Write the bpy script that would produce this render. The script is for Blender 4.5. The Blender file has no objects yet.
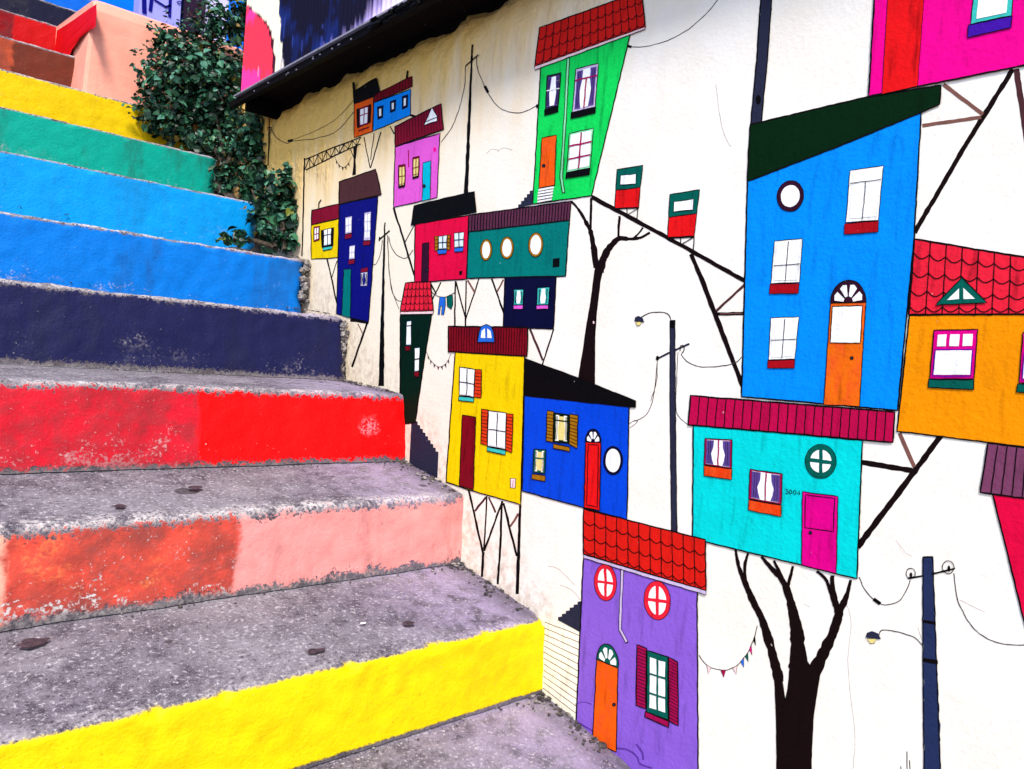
import bpy, bmesh, math, random
from mathutils import Vector, Matrix, noise, geometry
random.seed(7)
sc = bpy.context.scene
col = sc.collection
S = 1.25                                   # metres per layout unit (camera to wall = 1 unit)
ZO = 1.25                                  # layout height of the eye above the lowest ground

# ------------------------------------------------------------------ camera
F = 750.0; CX = 512.0; CY = 384.5
a = Vector((-150-CX, -(310-CY), -F)).normalized()
b = Vector((1358-CX, -(430-CY), -F)); b = (b - a*b.dot(a)).normalized()
R = Matrix((b, a, b.cross(a)))             # rows: world axes seen from the camera
def W(p): return Vector(((p[0]-1)*S, p[1]*S, (p[2]+ZO)*S))
def ray(px, py): return R @ Vector((px-CX, -(py-CY), -F))
def on_x(px, py, X=1.0): r = ray(px, py); return r*(X/r.x)
def on_y(px, py, Y): r = ray(px, py); return r*(Y/r.y)
def pix(p): c = R.transposed() @ Vector(p); return CX+F*c.x/-c.z, CY-F*c.y/-c.z
cd = bpy.data.cameras.new('camera'); cam = bpy.data.objects.new('camera', cd); col.objects.link(cam)
cd.sensor_width = 36; cd.lens = F/1024*36; cd.clip_start = .02; cd.clip_end = 2000
cam.matrix_world = Matrix.Translation(W((0,0,0))) @ R.to_4x4()
sc.camera = cam

# ------------------------------------------------------------------ light
w = bpy.data.worlds.new('World'); sc.world = w; w.use_nodes = True
nt = w.node_tree; bg = nt.nodes['Background']
sky = nt.nodes.new('ShaderNodeTexSky'); sky.sky_type = 'NISHITA'; sky.sun_disc = False
SUN_EL, SUN_AZ = math.radians(52), math.radians(218)      # azimuth clockwise from +Y
sky.sun_elevation = SUN_EL; sky.sun_rotation = SUN_AZ
nt.links.new(sky.outputs[0], bg.inputs[0]); bg.inputs[1].default_value = .135
sl = bpy.data.lights.new('sun', 'SUN'); sl.energy = 2.4; sl.angle = math.radians(12); sl.color = (1,.93,.83)
so = bpy.data.objects.new('sun', sl); col.objects.link(so)
d = Vector((math.sin(SUN_AZ)*math.cos(SUN_EL), math.cos(SUN_AZ)*math.cos(SUN_EL), math.sin(SUN_EL)))
so.rotation_euler = d.to_track_quat('Z', 'Y').to_euler(); so.location = W((-1,-1,3))
sc.view_settings.view_transform = 'Standard'; sc.view_settings.look = 'None'
sc.view_settings.exposure = 1.1; sc.view_settings.gamma = 1

# ------------------------------------------------------------------ materials
def lin(c):
    return tuple(((v/255)/12.92 if v/255 <= .04045 else ((v/255+.055)/1.055)**2.4) for v in c)
class N:
    """small node helper"""
    def __init__(s, name):
        s.m = bpy.data.materials.new(name); s.m.use_nodes = True; s.t = s.m.node_tree
        s.b = s.t.nodes['Principled BSDF']
    def new(s, typ, **k):
        n = s.t.nodes.new(typ)
        for a_, v in k.items(): setattr(n, a_, v)
        return n
    def link(s, a_, b_): s.t.links.new(a_, b_)
    def val(s, sock, v):
        if hasattr(v, 'is_linked') or isinstance(v, bpy.types.NodeSocket): s.link(v, sock)
        else: sock.default_value = v
    def noise(s, vec, scale, detail=4, rough=.6, dim='3D'):
        n = s.new('ShaderNodeTexNoise'); n.inputs['Scale'].default_value = scale
        n.inputs['Detail'].default_value = detail; n.inputs['Roughness'].default_value = rough
        s.link(vec, n.inputs['Vector']); return n.outputs['Fac']
    def math(s, op, a_, b_=0.0, clamp=False):
        n = s.new('ShaderNodeMath', operation=op, use_clamp=clamp); s.val(n.inputs[0], a_); s.val(n.inputs[1], b_); return n.outputs[0]
    def ramp(s, v, lo, hi):          # smooth 0..1 between lo and hi
        n = s.new('ShaderNodeMapRange', interpolation_type='SMOOTHSTEP')
        s.val(n.inputs[0], v); n.inputs[1].default_value = lo; n.inputs[2].default_value = hi; return n.outputs[0]
    def mix(s, f, a_, b_, blend='MIX'):
        n = s.new('ShaderNodeMix', data_type='RGBA', blend_type=blend)
        s.val(n.inputs[0], f)
        for i, v in ((6, a_), (7, b_)):
            if isinstance(v, tuple): n.inputs[i].default_value = (*v[:3], 1)
            else: s.link(v, n.inputs[i])
        return n.outputs[2]
    def mapped(s, vec, scale):
        n = s.new('ShaderNodeVectorMath', operation='MULTIPLY'); s.link(vec, n.inputs[0]); n.inputs[1].default_value = scale; return n.outputs[0]
    def bump(s, h, strength, dist, prev=None):
        n = s.new('ShaderNodeBump'); n.inputs['Strength'].default_value = strength; n.inputs['Distance'].default_value = dist
        s.link(h, n.inputs['Height'])
        if prev is not None: s.link(prev, n.inputs['Normal'])
        return n.outputs[0]

def plaster_bump(n, pos, k=1.0):
    h1 = n.noise(pos, 14, 5, .62); h2 = n.noise(pos, 120, 3, .6)
    o = n.bump(h1, .26*k, .012); o = n.bump(h2, .42*k, .003, o)
    n.link(o, n.b.inputs['Normal'])

MATS = {}
def paint(name, rgb, var=.16, rough=.55, gain=.74, streak=True):
    """wall paint brushed on rough plaster; rgb is the colour of the paint"""
    if name in MATS: return MATS[name]
    if min(rgb) > 200: gain = .9
    c = tuple(min(.84, v*gain) for v in lin(rgb))
    n = N(name); pos = n.new('ShaderNodeNewGeometry').outputs['Position']
    f1 = n.noise(pos, 9, 5, .65)
    f2 = n.noise(n.mapped(pos, (1, 60, 9)), 1.0, 4, .6)
    dark = tuple(v*(1-var*1.6) for v in c); light = tuple(min(.85, v*(1+var*.35)) for v in c)
    cc = n.mix(n.ramp(f1, .38, .66), light, c)
    cc = n.mix(n.math('MULTIPLY', n.ramp(f2, .5, .72), .75 if streak else .2), cc, dark)
    if 'orange' in name: cc = n.mix(n.math('MULTIPLY', n.ramp(n.noise(n.mapped(pos, (1, 45, 26)), 1, 5, .65), .42, .64), .75), cc, (.70,.075,.012))
    sp = n.noise(pos, 95, 2, .5)
    cc = n.mix(n.math('MULTIPLY', n.ramp(sp, .77, .80), .5), cc, (.75,.73,.7))
    n.link(cc, n.b.inputs['Base Color']); n.b.inputs['Roughness'].default_value = rough
    n.b.inputs['Specular IOR Level'].default_value = .05
    plaster_bump(n, pos, .85)
    MATS[name] = n.m; return n.m
COLS = dict(white=(238,237,232), pane=(250,249,246), ink=(14,8,10), black=(7,7,9), yellow=(255,216,0), blue=(0,72,222), cobalt=(0,80,225),
    sky_blue=(0,146,255), navy=(8,10,52), indigo=(12,12,120), crimson=(236,6,66), dark_red=(128,8,26), red=(236,20,24), tile_red=(225,28,20),
    orange=(252,96,12), door_orange=(246,110,14), amber=(255,152,0), teal=(0,124,118), dark_teal=(0,96,84), green=(18,222,92), dark_green=(2,36,10), cottage_green=(2,32,20),
    pink=(238,96,214), magenta=(255,0,150), door_magenta=(232,0,140), cyan=(0,222,222), door_cyan=(0,190,214), purple=(144,98,218), violet=(70,20,170),
    plum=(96,46,72), maroon=(138,12,44), brown=(80,44,48), bark=(22,8,9), timber=(132,88,78), ochre=(176,116,14), turquoise=(64,206,196),
    curtain=(96,72,150), wine=(170,10,80), lilac=(214,196,232), slate=(42,44,66), pole_blue=(38,50,90), purple_dark=(98,58,166), cream=(246,240,222), eave=(244,206,206), roof_crimson=(196,8,74),
    sill_orange=(240,66,14), sill_blue=(40,110,220), mint=(150,238,180), wire=(70,58,58), mauve=(128,66,100), sill_red=(176,10,26), soft_yellow=(246,226,140), tile_rose=(238,34,58), crack=(196,180,172), sky_pane=(214,228,246), plain_violet=(52,14,40), shutter_red=(236,62,20))
def M(k): return paint('paint_'+k, COLS[k], .38 if k in ('door_orange','orange','red','tile_rose','dark_red','green') else .2)

# ------------------------------------------------------------------ object helpers
def props(o, label=None, cat=None, group=None, kind=None):
    for k, v in (('label', label), ('category', cat), ('group', group), ('kind', kind)):
        if v: o[k] = v
    return o
def worldloc(o):
    v = Vector(o.location)
    while o.parent: o = o.parent; v += o.location
    return v
def link_mesh(name, verts, faces, mats, fm=None, parent=None, origin=None, smooth=False):
    """one mesh object; verts are world points, its origin is put at the middle of its base"""
    verts = [Vector(v) for v in verts]
    if origin is None:
        lo = [min(v[i] for v in verts) for i in range(3)]; hi = [max(v[i] for v in verts) for i in range(3)]
        origin = Vector(((lo[0]+hi[0])/2, (lo[1]+hi[1])/2, lo[2]))
    me = bpy.data.meshes.new(name); me.from_pydata([v-origin for v in verts], [], faces)
    for m in mats: me.materials.append(m)
    if fm: me.polygons.foreach_set('material_index', fm)
    if smooth: me.polygons.foreach_set('use_smooth', [True]*len(me.polygons))
    me.update()
    o = bpy.data.objects.new(name, me); col.objects.link(o)
    if parent: o.parent = parent; o.location = origin - worldloc(parent)
    else: o.location = origin
    return o
def empty(name, loc, **k):
    o = bpy.data.objects.new(name, None); o.empty_display_size = .1; col.objects.link(o); o.location = loc
    return props(o, k.get('label'), k.get('category'))

# ------------------------------------------------------------------ painting on the wall
LAYER = .0002                              # each coat of paint lies this far (layout units) in front of the one below
def wob(p, amp=.45):
    q = Vector((p[0]*.13, p[1]*.13, 3.1)); r = Vector((p[0]*.55, p[1]*.55, 8.4))
    return (p[0]+amp*noise.noise(q)+amp*.5*noise.noise(r), p[1]+amp*noise.noise(q+Vector((9,5,2)))+amp*.5*noise.noise(r+Vector((4,1,7))))
def dense(pts, closed=True, step=5):
    out = []; n = len(pts)
    for i in range(n if closed else n-1):
        p, q = pts[i], pts[(i+1) % n]
        k = max(1, int(math.dist(p[:2], q[:2])/step))
        for j in range(k): out.append(tuple(p[c]+(q[c]-p[c])*j/k for c in range(len(p))))
    if not closed: out.append(tuple(pts[-1]))
    return out
def curve(pts, per=8):
    out = []; P = [pts[0]]+list(pts)+[pts[-1]]
    for i in range(1, len(P)-2):
        for j in range(per):
            t = j/per; p0, p1, p2, p3 = P[i-1], P[i], P[i+1], P[i+2]
            out.append(tuple(.5*(2*p1[c]+(p2[c]-p0[c])*t+(2*p0[c]-5*p1[c]+4*p2[c]-p3[c])*t*t+(3*p1[c]-p0[c]-3*p2[c]+p3[c])*t**3) for c in range(len(p1))))
    out.append(tuple(pts[-1])); return out
class Art:
    """coats of paint that belong to one painted part; points are (u, v) in the wall survey"""
    def __init__(s, base=4): s.n = 0; s.v = []; s.f = []; s.fm = []; s.m = []; s.b = base
    def mi(s, m):
        m = M(m) if isinstance(m, str) else m
        if m not in s.m: s.m.append(m)
        return s.m.index(m)
    def put(s, pts, L):
        s.n += 1; L += .1*(s.n % 9)
        return [W(on_x(x, y, 1-LAYER*(s.b+L))) for x, y in pts]
    def poly(s, pts, m, L=0, wobble=True, amp=.45):
        p = [wob(q, amp) for q in dense(pts)] if wobble else list(pts)
        tri = geometry.tessellate_polygon([[Vector((x, -y, 0)) for x, y in p]])
        k = len(s.v); s.v += s.put(p, L); i = s.mi(m)
        for t in tri:
            A, B, C_ = (p[j] for j in t)
            cr = (B[0]-A[0])*(C_[1]-A[1])-(B[1]-A[1])*(C_[0]-A[0])
            if abs(cr) < 1e-5: continue
            t = t if cr < 0 else (t[0], t[2], t[1])
            s.f.append([k+j for j in t]); s.fm.append(i)
        return s
    def line(s, pts, wd, m='ink', L=1, closed=False, wobble=True, step=5):
        """a brush line; wd is a width or one width per point"""
        wl = wd if isinstance(wd, (list, tuple)) else [wd]*len(pts)
        p = dense([(*q, e) for q, e in zip(pts, wl)], closed, step)
        if wobble: p = [(*wob(q), q[2]*(1+.28*noise.noise(Vector((q[0]*.21, q[1]*.21, 1.7))))) for q in p]
        n = len(p); k = len(s.v); i = s.mi(m); L_, R_ = [], []
        for j in range(n):
            A = p[j-1] if (j or closed) else p[j]; B = p[(j+1) % n] if (j < n-1 or closed) else p[j]
            dx, dy = B[0]-A[0], B[1]-A[1]; l = math.hypot(dx, dy) or 1; h = p[j][2]/2
            L_.append((p[j][0]-dy/l*h, p[j][1]+dx/l*h)); R_.append((p[j][0]+dy/l*h, p[j][1]-dx/l*h))
        s.v += s.put(L_+R_, L)
        for j in range(n if closed else n-1):
            jj = (j+1) % n; s.f.append([k+j, k+n+j, k+n+jj, k+jj]); s.fm.append(i)
        return s
    def shape(s, pts, m, L=0, ow=1.1, oc='ink'):
        s.poly(pts, m, L); s.line(pts, ow, oc, L+1, True); return s
    def oval(s, c, rx, ry, m, L=0, rot=0, n=28):
        cr, sr = math.cos(rot), math.sin(rot); P = []
        for j in range(n):
            x, y = rx*math.cos(2*math.pi*j/n), ry*math.sin(2*math.pi*j/n); P.append((c[0]+x*cr-y*sr, c[1]+x*sr+y*cr))
        s.poly(P, m, L, amp=.25); return P
    def build(s, name, parent, label=None):
        o = link_mesh(name, s.v, s.f, s.m, s.fm, parent); return props(o, label)
def Q(q):
    """corner points TL, TR, BR, BL -> a map from (u, v) in 0..1 to a point"""
    def f(u, v):
        return tuple((q[0][c]*(1-u)+q[1][c]*u)*(1-v)+(q[3][c]*(1-u)+q[2][c]*u)*v for c in (0, 1))
    return f
def sub(f, u0, v0, u1, v1): return [f(u0, v0), f(u1, v0), f(u1, v1), f(u0, v1)]

WALL = None
def window(parent, q, frame='white', pane='pane', cols=2, rows=2, fw=.1, bw=1.0, bar=None, sill=None, sillc='sill_red', curt=None, shut=None, shutc='shutter_red', base=8, ow=.8, hbar=None, box=None, v0=.04):
    A = Art(base); f = Q(q); bar = bar or frame
    if box: A.poly(box, 'ink', -1)
    A.shape(q, frame, 0, ow)
    A.poly(sub(f, fw, fw*.7, 1-fw, 1-fw*.7), pane, 2)
    if curt:
        for sgn in (0, 1):
            e = lambda u: (1-u) if sgn else u
            A.poly([f(e(fw), .06), f(e(.34), .06), f(e(.33), .3), f(e(.25), .55), f(e(.29), .78), f(e(.34), .94), f(e(fw), .94)], curt, 3)
            for t in (.16, .23): A.line([f(e(t), .1), f(e(t-.02), .9)], .5, 'ink', 4)
    for i in range(1, cols): A.line([f(i/cols, v0), f(i/cols, .96)], bw, bar, 5)
    for v in (hbar if hbar is not None else [j/rows for j in range(1, rows)]): A.line([f(.03, v), f(.97, v)], bw, bar, 5)
    if sill: A.shape(sill, sillc, 1, ow)
    for s_ in (shut or []):
        A.shape(s_, shutc, 1, ow); g = Q(s_); k = max(4, int(math.dist(s_[0], s_[3])/3.2))
        for j in range(1, k): A.line([g(.08, j/k), g(.92, j/k)], .55, 'ink', 3)
    return A.build('window', parent)
def porthole(parent, c, rx, ry, rim, rw, cross=False, base=8, pane='pane', rot=0):
    A = Art(base); A.oval(c, rx+.6, ry+.6, 'ink', 0, rot); A.oval(c, rx, ry, rim, 1, rot); A.oval(c, rx-rw, ry-rw*1.15, pane, 2, rot)
    if cross:
        A.line([(c[0], c[1]-ry*.9), (c[0], c[1]+ry*.9)], rw*.8, rim, 3); A.line([(c[0]-rx*.9, c[1]-rx*.12), (c[0]+rx*.9, c[1]+rx*.12)], rw*.8, rim, 3)
    return A.build('porthole_window', parent)
def door(parent, pts, m, knob=None, base=8, ow=.9, panel=None, extra=None):
    A = Art(base); A.shape(pts, m, 0, ow)
    if panel: A.line(panel, .9, 'ink', 2, True)
    if knob: A.oval(knob, 1.9, 1.9, 'ink', 2, n=10); A.oval(knob, 1.1, 1.1, 'slate', 3, n=10)
    if extra: extra(A)
    return A.build('door', parent)
def fan(parent, l, r, top, m, base=9):
    """arched fanlight over a door, between its left and right foot"""
    A = Art(base); mid = ((l[0]+r[0])/2, (l[1]+r[1])/2); ux, uy = (r[0]-l[0])/2, (r[1]-l[1])/2; tx, ty = top[0]-mid[0], top[1]-mid[1]
    g = lambda t, k: (mid[0]+k*(math.cos(t)*ux+math.sin(t)*tx), mid[1]+k*(math.cos(t)*uy+math.sin(t)*ty))
    A.shape([g(math.pi*i/16, 1) for i in range(17)], m, 0, .9)
    for j in range(4):
        t0, t1 = math.pi*(j+.16)/4, math.pi*(j+.84)/4
        A.poly([g(t0, .28), g(t0, .78), g((t0+t1)/2, .84), g(t1, .78), g(t1, .28)], 'pane', 2, amp=.15)
    return A.build('fanlight', parent)
def roof(parent, q, m, kind='plain', nx=12, ny=3, base=6, ow=1.2, eave=None, lc='ink', lw=.8, extra=None, label=None):
    A = Art(base); f = Q(q[:4]) if len(q) == 4 else None
    A.shape(q, m, 0, ow)
    if kind == 'rib':
        for i in range(1, nx): A.line([f(i/nx, .02), f(i/nx, .98)], lw, lc, 2)
    if kind == 'tile':
        for i in range(1, nx): A.line([f(i/nx, .0), f(i/nx, .99)], lw, lc, 2)
        for j in range(1, ny+1):
            for i in range(nx):
                v = j/ny
                if j == ny: v = .965
                A.line([f((i+t)/nx, min(.995, v-.075*(1-math.sin(math.pi*t)))) for t in (.02, .2, .4, .6, .8, .98)], lw, lc, 2, wobble=False)
    if eave: A.shape(eave[0], eave[1], 2, .7)
    if extra: extra(A)
    return A.build('roof', parent, label)
def body(pts, m, label, base=4, ow=1.2, extra=None, name='painted_house'):
    A = Art(base); A.shape(pts, m, 0, ow)
    if extra: extra(A)
    return A.build(name, WALL, label)
def strokes(name, label, items, parent=None, base=1):
    A = Art(base)
    for it in items: A.line(it[0], it[1], it[2] if len(it) > 2 else 'ink', it[3] if len(it) > 3 else 0)
    return A.build(name, parent or WALL, label)

# ================================================================== THE MURAL WALL
def wall_material():
    n = N('white_plaster'); pos = n.new('ShaderNodeNewGeometry').outputs['Position']
    sx = n.new('ShaderNodeSeparateXYZ'); n.link(pos, sx.inputs[0])
    f = n.noise(pos, 5, 6, .6); g = n.noise(pos, 40, 5, .65); st = n.noise(n.mapped(pos, (1, 14, 3)), 1, 5, .6)
    c = n.mix(n.ramp(f, .35, .7), (.83,.785,.72), (.80,.735,.645))
    c = n.mix(n.math('MULTIPLY', n.ramp(sx.outputs[1], .8, 2.8), .75), c, (.83,.67,.43))
    # ochre render along the top, the eave's shade painted in, ragged lower limit
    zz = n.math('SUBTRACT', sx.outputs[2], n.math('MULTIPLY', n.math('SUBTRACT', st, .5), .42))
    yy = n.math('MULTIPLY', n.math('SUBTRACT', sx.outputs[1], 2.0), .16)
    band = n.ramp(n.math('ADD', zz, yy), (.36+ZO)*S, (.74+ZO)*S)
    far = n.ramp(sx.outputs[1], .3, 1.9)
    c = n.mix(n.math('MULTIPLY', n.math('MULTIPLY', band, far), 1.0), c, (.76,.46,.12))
    # splash dirt where the stairs meet the wall, rain streaks
    zl = n.math('SUBTRACT', sx.outputs[2], n.math('ADD', n.math('MULTIPLY', sx.outputs[1], .66), (-1.13+ZO)*S))
    nd = n.math('ADD', zl, n.math('MULTIPLY', n.math('SUBTRACT', f, .5), -.30))
    c = n.mix(n.math('MULTIPLY', n.ramp(nd, .12, -.04), n.math('MULTIPLY', n.ramp(g, .38, .68), .7)), c, (.50,.38,.29))
    c = n.mix(n.math('MULTIPLY', n.ramp(st, .55, .72), .10), c, (.66,.52,.34))
    sp = n.noise(n.mapped(pos, (1, 30, 70)), 1, 3, .5)
    c = n.mix(n.math('MULTIPLY', n.ramp(sp, .72, .77), .45), c, (.42,.36,.34))
    c = n.mix(n.math('MULTIPLY', n.ramp(g, .62, .75), .25), c, (.55,.48,.42))
    n.link(c, n.b.inputs['Base Color']); n.b.inputs['Roughness'].default_value = .75; n.b.inputs['Specular IOR Level'].default_value = .2
    plaster_bump(n, pos, .62)
    rough_ = n.math('MULTIPLY', n.ramp(n.math('ADD', zz, yy), (.52+ZO)*S, (.72+ZO)*S), n.noise(pos, 24, 5, .6))
    n.link(n.bump(rough_, .5, .04, n.b.inputs['Normal'].links[0].from_socket), n.b.inputs['Normal']); return n.m
def ztop(y): return .768 + .016*noise.fractal(Vector((y*9, 2.2, 0)), 1, 2, 4) - .030*max(0, min(1, (y-2.2)/.25)) + (.13 if y > 2.45 else 0)
def build_wall():
    v, f = [], []; ys = [-1.7+i*.02 for i in range(85)]+[i*.012 for i in range(0, 206)]+[2.5+i*.06 for i in range(14)]; nz = 120
    for y in ys:
        t = ztop(y) if y > 0 else .77
        for j in range(nz+1):
            z = -1.15+(t+1.15)*(j/nz)
            k = max(0, (z-(t-.14))/.14) if y > 0 else 0
            dx = k*(.014*abs(noise.fractal(Vector((y*14, z*16, 5)), 1, 2, 5))+.022*k**3)*(1 if y < 2.45 else 0)
            v.append(W((1.0+dx, y, z)))
    n = nz+1
    for i in range(len(ys)-1):
        for j in range(nz): f.append([i*n+j, i*n+j+1, (i+1)*n+j+1, (i+1)*n+j])
    # back, top and ends give the wall its thickness
    k = len(v)
    for i in range(len(ys)): v.append(W((1.0, ys[i], -1.15))+Vector((.22, 0, 0))); v.append(W((1, ys[i], ztop(ys[i]) if ys[i] > 0 else .77))+Vector((.22, 0, 0)))
    for i in range(len(ys)-1):
        f.append([k+2*i, k+2*i+2, k+2*i+3, k+2*i+1]); f.append([i*n+nz, k+2*i+1, k+2*i+3, (i+1)*n+nz])
    e = len(ys)-1
    f.append([e*n+j for j in range(n)]+[k+2*e+1, k+2*e]); f.append([j for j in range(n-1, -1, -1)]+[k, k+1])
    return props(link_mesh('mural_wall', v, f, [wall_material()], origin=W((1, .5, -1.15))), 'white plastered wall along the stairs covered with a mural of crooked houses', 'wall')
WALL = build_wall()
# ---- hairline cracks in the plaster
CR = [([(497,152),(503,148),(512,150)],.5,'timber'),([(486,154),(492,149),(499,150)],.45,'timber'),([(845,600),(851,622),(848,660),(851,700),(855,735),(853,769)],.5,'timber'),
    ([(716,84),(719,110),(724,134),(731,147)],.6,'timber'),([(560,585),(572,590),(580,600)],.6,'timber'),([(548,566),(560,570),(575,586)],.5,'timber'),([(960,600),(972,606),(985,612)],.5,'timber'),
    ([(896,540),(905,552),(912,556)],.4,'timber'),([(612,482),(622,488)],.5,'timber'),([(804,604),(810,607)],.4,'timber'),([(918,628),(922,640),(926,646)],.5,'wire')]
strokes('hairline_crack', None, [(curve(p, 6), w_*.8, 'crack') for p, w_, _ in CR])

# ---- A: the little pair of houses at the top left
h = body([(354,103.5),(373.8,95.5),(372.5,131.4),(354,137.7)], 'orange', 'small orange painted house with a black roof and chimney', ow=.8)
roof(h, [(353.2,91.5),(376,77.8),(379.6,91),(373.8,96.3),(354,103.7)], 'black', extra=lambda A: A.poly([(352.2,82),(355,82),(355.2,93),(353,93)], 'black', 1))
window(h, [(359.5,108.4),(368.5,105.6),(368,123.6),(359.5,126.4)], 'wine', 'pane', 2, 2, .1, .8, ow=.5, hbar=[.4], box=[(356.2,109.2),(371.3,104.2),(370.5,122.7),(357,128.3)])
strokes('window_ledge', None, [([(358,131),(369,127)], 1.4, 'dark_red')], h, 8)
h = body([(373.8,103),(410.7,89),(410.2,115.3),(373,131)], 'sky_blue', 'small blue painted house with three dark windows and a brick red roof', ow=.8)
roof(h, [(374.6,94.5),(412,76),(412,86.5),(373.8,102.6)], 'dark_red', 'rib', 12, ow=.8, lw=.5, extra=lambda A: A.poly([(405.8,79),(406.2,72.5),(407,69.8),(408.4,71),(407.6,74),(408,78)], 'black', 1))
for q in ([(377.2,107),(383,105.3),(382.5,117.2),(377.8,119.3)], [(390.2,101.6),(395.7,99.7),(395.2,110.8),(390.4,112.7)], [(402,96.3),(407.6,94.6),(407.3,107),(402,109.5)]):
    window(h, q, 'navy', 'pane', 1, 1, .3, .6, ow=.7)
strokes('painted_stilts', 'thin black stilts under the small blue house', [([(364,137),(370,168)],1),([(381,132),(370.5,168)],1.1),([(374,133),(370.5,160)],.8),([(390,126),(394,134)],1.2),([(408,114),(416,117)],2.4,'ink')])
A = Art(2); A.line([(305,159.6),(332,148),(360.6,137.2)], 1.2); A.line([(306,170),(334,156),(360.6,143.8)], 1.1)
for i in range(13):
    x0, x1 = 305+i*4.3, 305+(i+1)*4.3; t = lambda x: 159.6-(x-305)*.404; u = lambda x: 169.8-(x-305)*.47
    A.line([(x0, t(x0) if i % 2 else u(x0)), (x1, u(x1) if i % 2 else t(x1))], .8, 'ink', 0, step=20); A.line([(x0, t(x0)), (x0, u(x0))], .5, 'ink', 0, step=20)
A.line([(304.6,158),(303.5,200),(302,256)], 1.4); A.poly([(353.2,147),(357.5,144),(355.6,160),(356,174.5),(352.4,175.5),(353.6,160)], 'ink', 0)
A.line([(357,146),(354.6,158)], .9); A.line([(350,148),(354,158)], .8)
A.build('painted_footbridge', WALL, 'black lattice footbridge painted beside the orange house')
def bunting(label, pts, flags, wd=.6, size=7, w_=3.4, base=2):
    c = curve(pts, 10); A = Art(base); A.line(c, wd, 'wire', 0, step=30)
    for t, m in flags:
        i = t*(len(c)-1); k = int(min(i, len(c)-2)); fr = i-k; x = c[k][0]+(c[k+1][0]-c[k][0])*fr; y = c[k][1]+(c[k+1][1]-c[k][1])*fr
        dx, dy = c[k+1][0]-c[k][0], c[k+1][1]-c[k][1]; l = math.hypot(dx, dy); dx, dy = dx/l*w_/2, dy/l*w_/2
        P = [(x-dx, y-dy), (x+dx, y+dy), (x+.4-dy*.6, y+size)]; A.poly(P, m, 1, wobble=False); A.line(P, .45, 'ink', 2, True, wobble=False, step=30)
    return A.build('painted_bunting', WALL, label)
bunting('tiny bunting hanging under the painted footbridge', [(334.5,155),(337.5,163),(343,167.5),(348,164),(351.5,157)], [(.18,'ink'),(.33,'wire'),(.48,'ink'),(.62,'wire'),(.78,'ink')], .5, 3, 1.6)
strokes('painted_pole', 'small black pole with drooping wires beside the bush', [([(269.3,118),(269,140),(268,166)],1.3),([(267,128),(271.5,127)],.8)])
strokes('painted_wire', None, [(curve([(270.5,128),(276,137),(286,143),(294,141),(318,138),(338,130),(353.5,112)]), .7, 'wire'), (curve([(292,140),(315,131),(337,118),(353.5,100)]), .45, 'wire'), ([(287.5,141),(293,140)],2.2,'black',1)])

# ---- B: pink house
h = body([(395,147),(439.8,133.2),(437,197.5),(393.5,207.3)], 'pink', 'pink painted house with a cyan door and dark red roof', ow=1, extra=lambda A: (A.line([(408.5,150),(408.7,167)], 1, 'wine', 2), A.oval((434.6,149.5), 1.6, 2.4, 'magenta', 2, n=10)))
roof(h, [(395,126.6),(441,103.4),(443.2,129.3),(395,146.6)], 'maroon', 'rib', 16, lw=.5)
A = Art(9); A.shape([(424,125.3),(431.8,107.4),(437,116),(437,121)], 'pane', 0, .9); A.line([(426,121.5),(436.5,117.2)], .7, 'ink', 2); A.build('dormer', h)
window(h, [(398.4,165.2),(405.2,164),(404.8,186.7),(398.6,188)], 'dark_red', 'soft_yellow', 2, 2, .14, .7, ow=.7, sill=[(398.4,184.5),(405,183.2),(404.8,186.7),(398.6,188)], sillc='black')
window(h, [(412.7,157.8),(419.3,155.9),(418.9,177),(412.7,178.9)], 'dark_red', 'soft_yellow', 2, 2, .14, .7, ow=.7, sill=[(412.7,175.2),(419.1,173.4),(418.9,177),(412.7,178.9)], sillc='black')
door(h, [(422.8,162.7),(431,160.7),(430,199),(422.2,201)], 'door_cyan', (424,186), ow=.7)
strokes('painted_stilts', 'black slanted prop under the pink house', [([(393.6,207.6),(414.3,275)],2),([(405,242),(414.5,225)],1)])

# ---- C: small yellow house by the bush
h = body([(311,225),(338.8,218.6),(338.2,257.4),(311,259.2)], 'yellow', 'small yellow painted house with a maroon roof at the far left', ow=.9)
roof(h, [(311.5,210.5),(339.2,203.7),(338.8,218.4),(311,225)], 'maroon', extra=lambda A: A.line([(318.7,208),(318.9,203),(321.2,199.6)], 1, 'black', 1))
window(h, [(313.8,227.2),(319.3,226),(319.3,240),(313.8,241.4)], 'wine', 'pane', 2, 2, .15, .6, ow=.9)
window(h, [(323.6,229.8),(331.2,228.2),(331,244.4),(323.8,245.6)], 'white', 'pane', 2, 2, .1, .7, bar='black', ow=.7, hbar=[.35], sill=[(322.5,247.3),(332.5,246),(332,249),(323,250.5)], sillc='turquoise', box=[(321,230.3),(333.8,227.4),(333.4,246),(321.4,247.6)])
strokes('painted_stilts', 'black stilts under the small yellow house', [([(327,258.6),(331,276),(337,304)],1.5),([(337,261),(332,277)],.9)])

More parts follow.
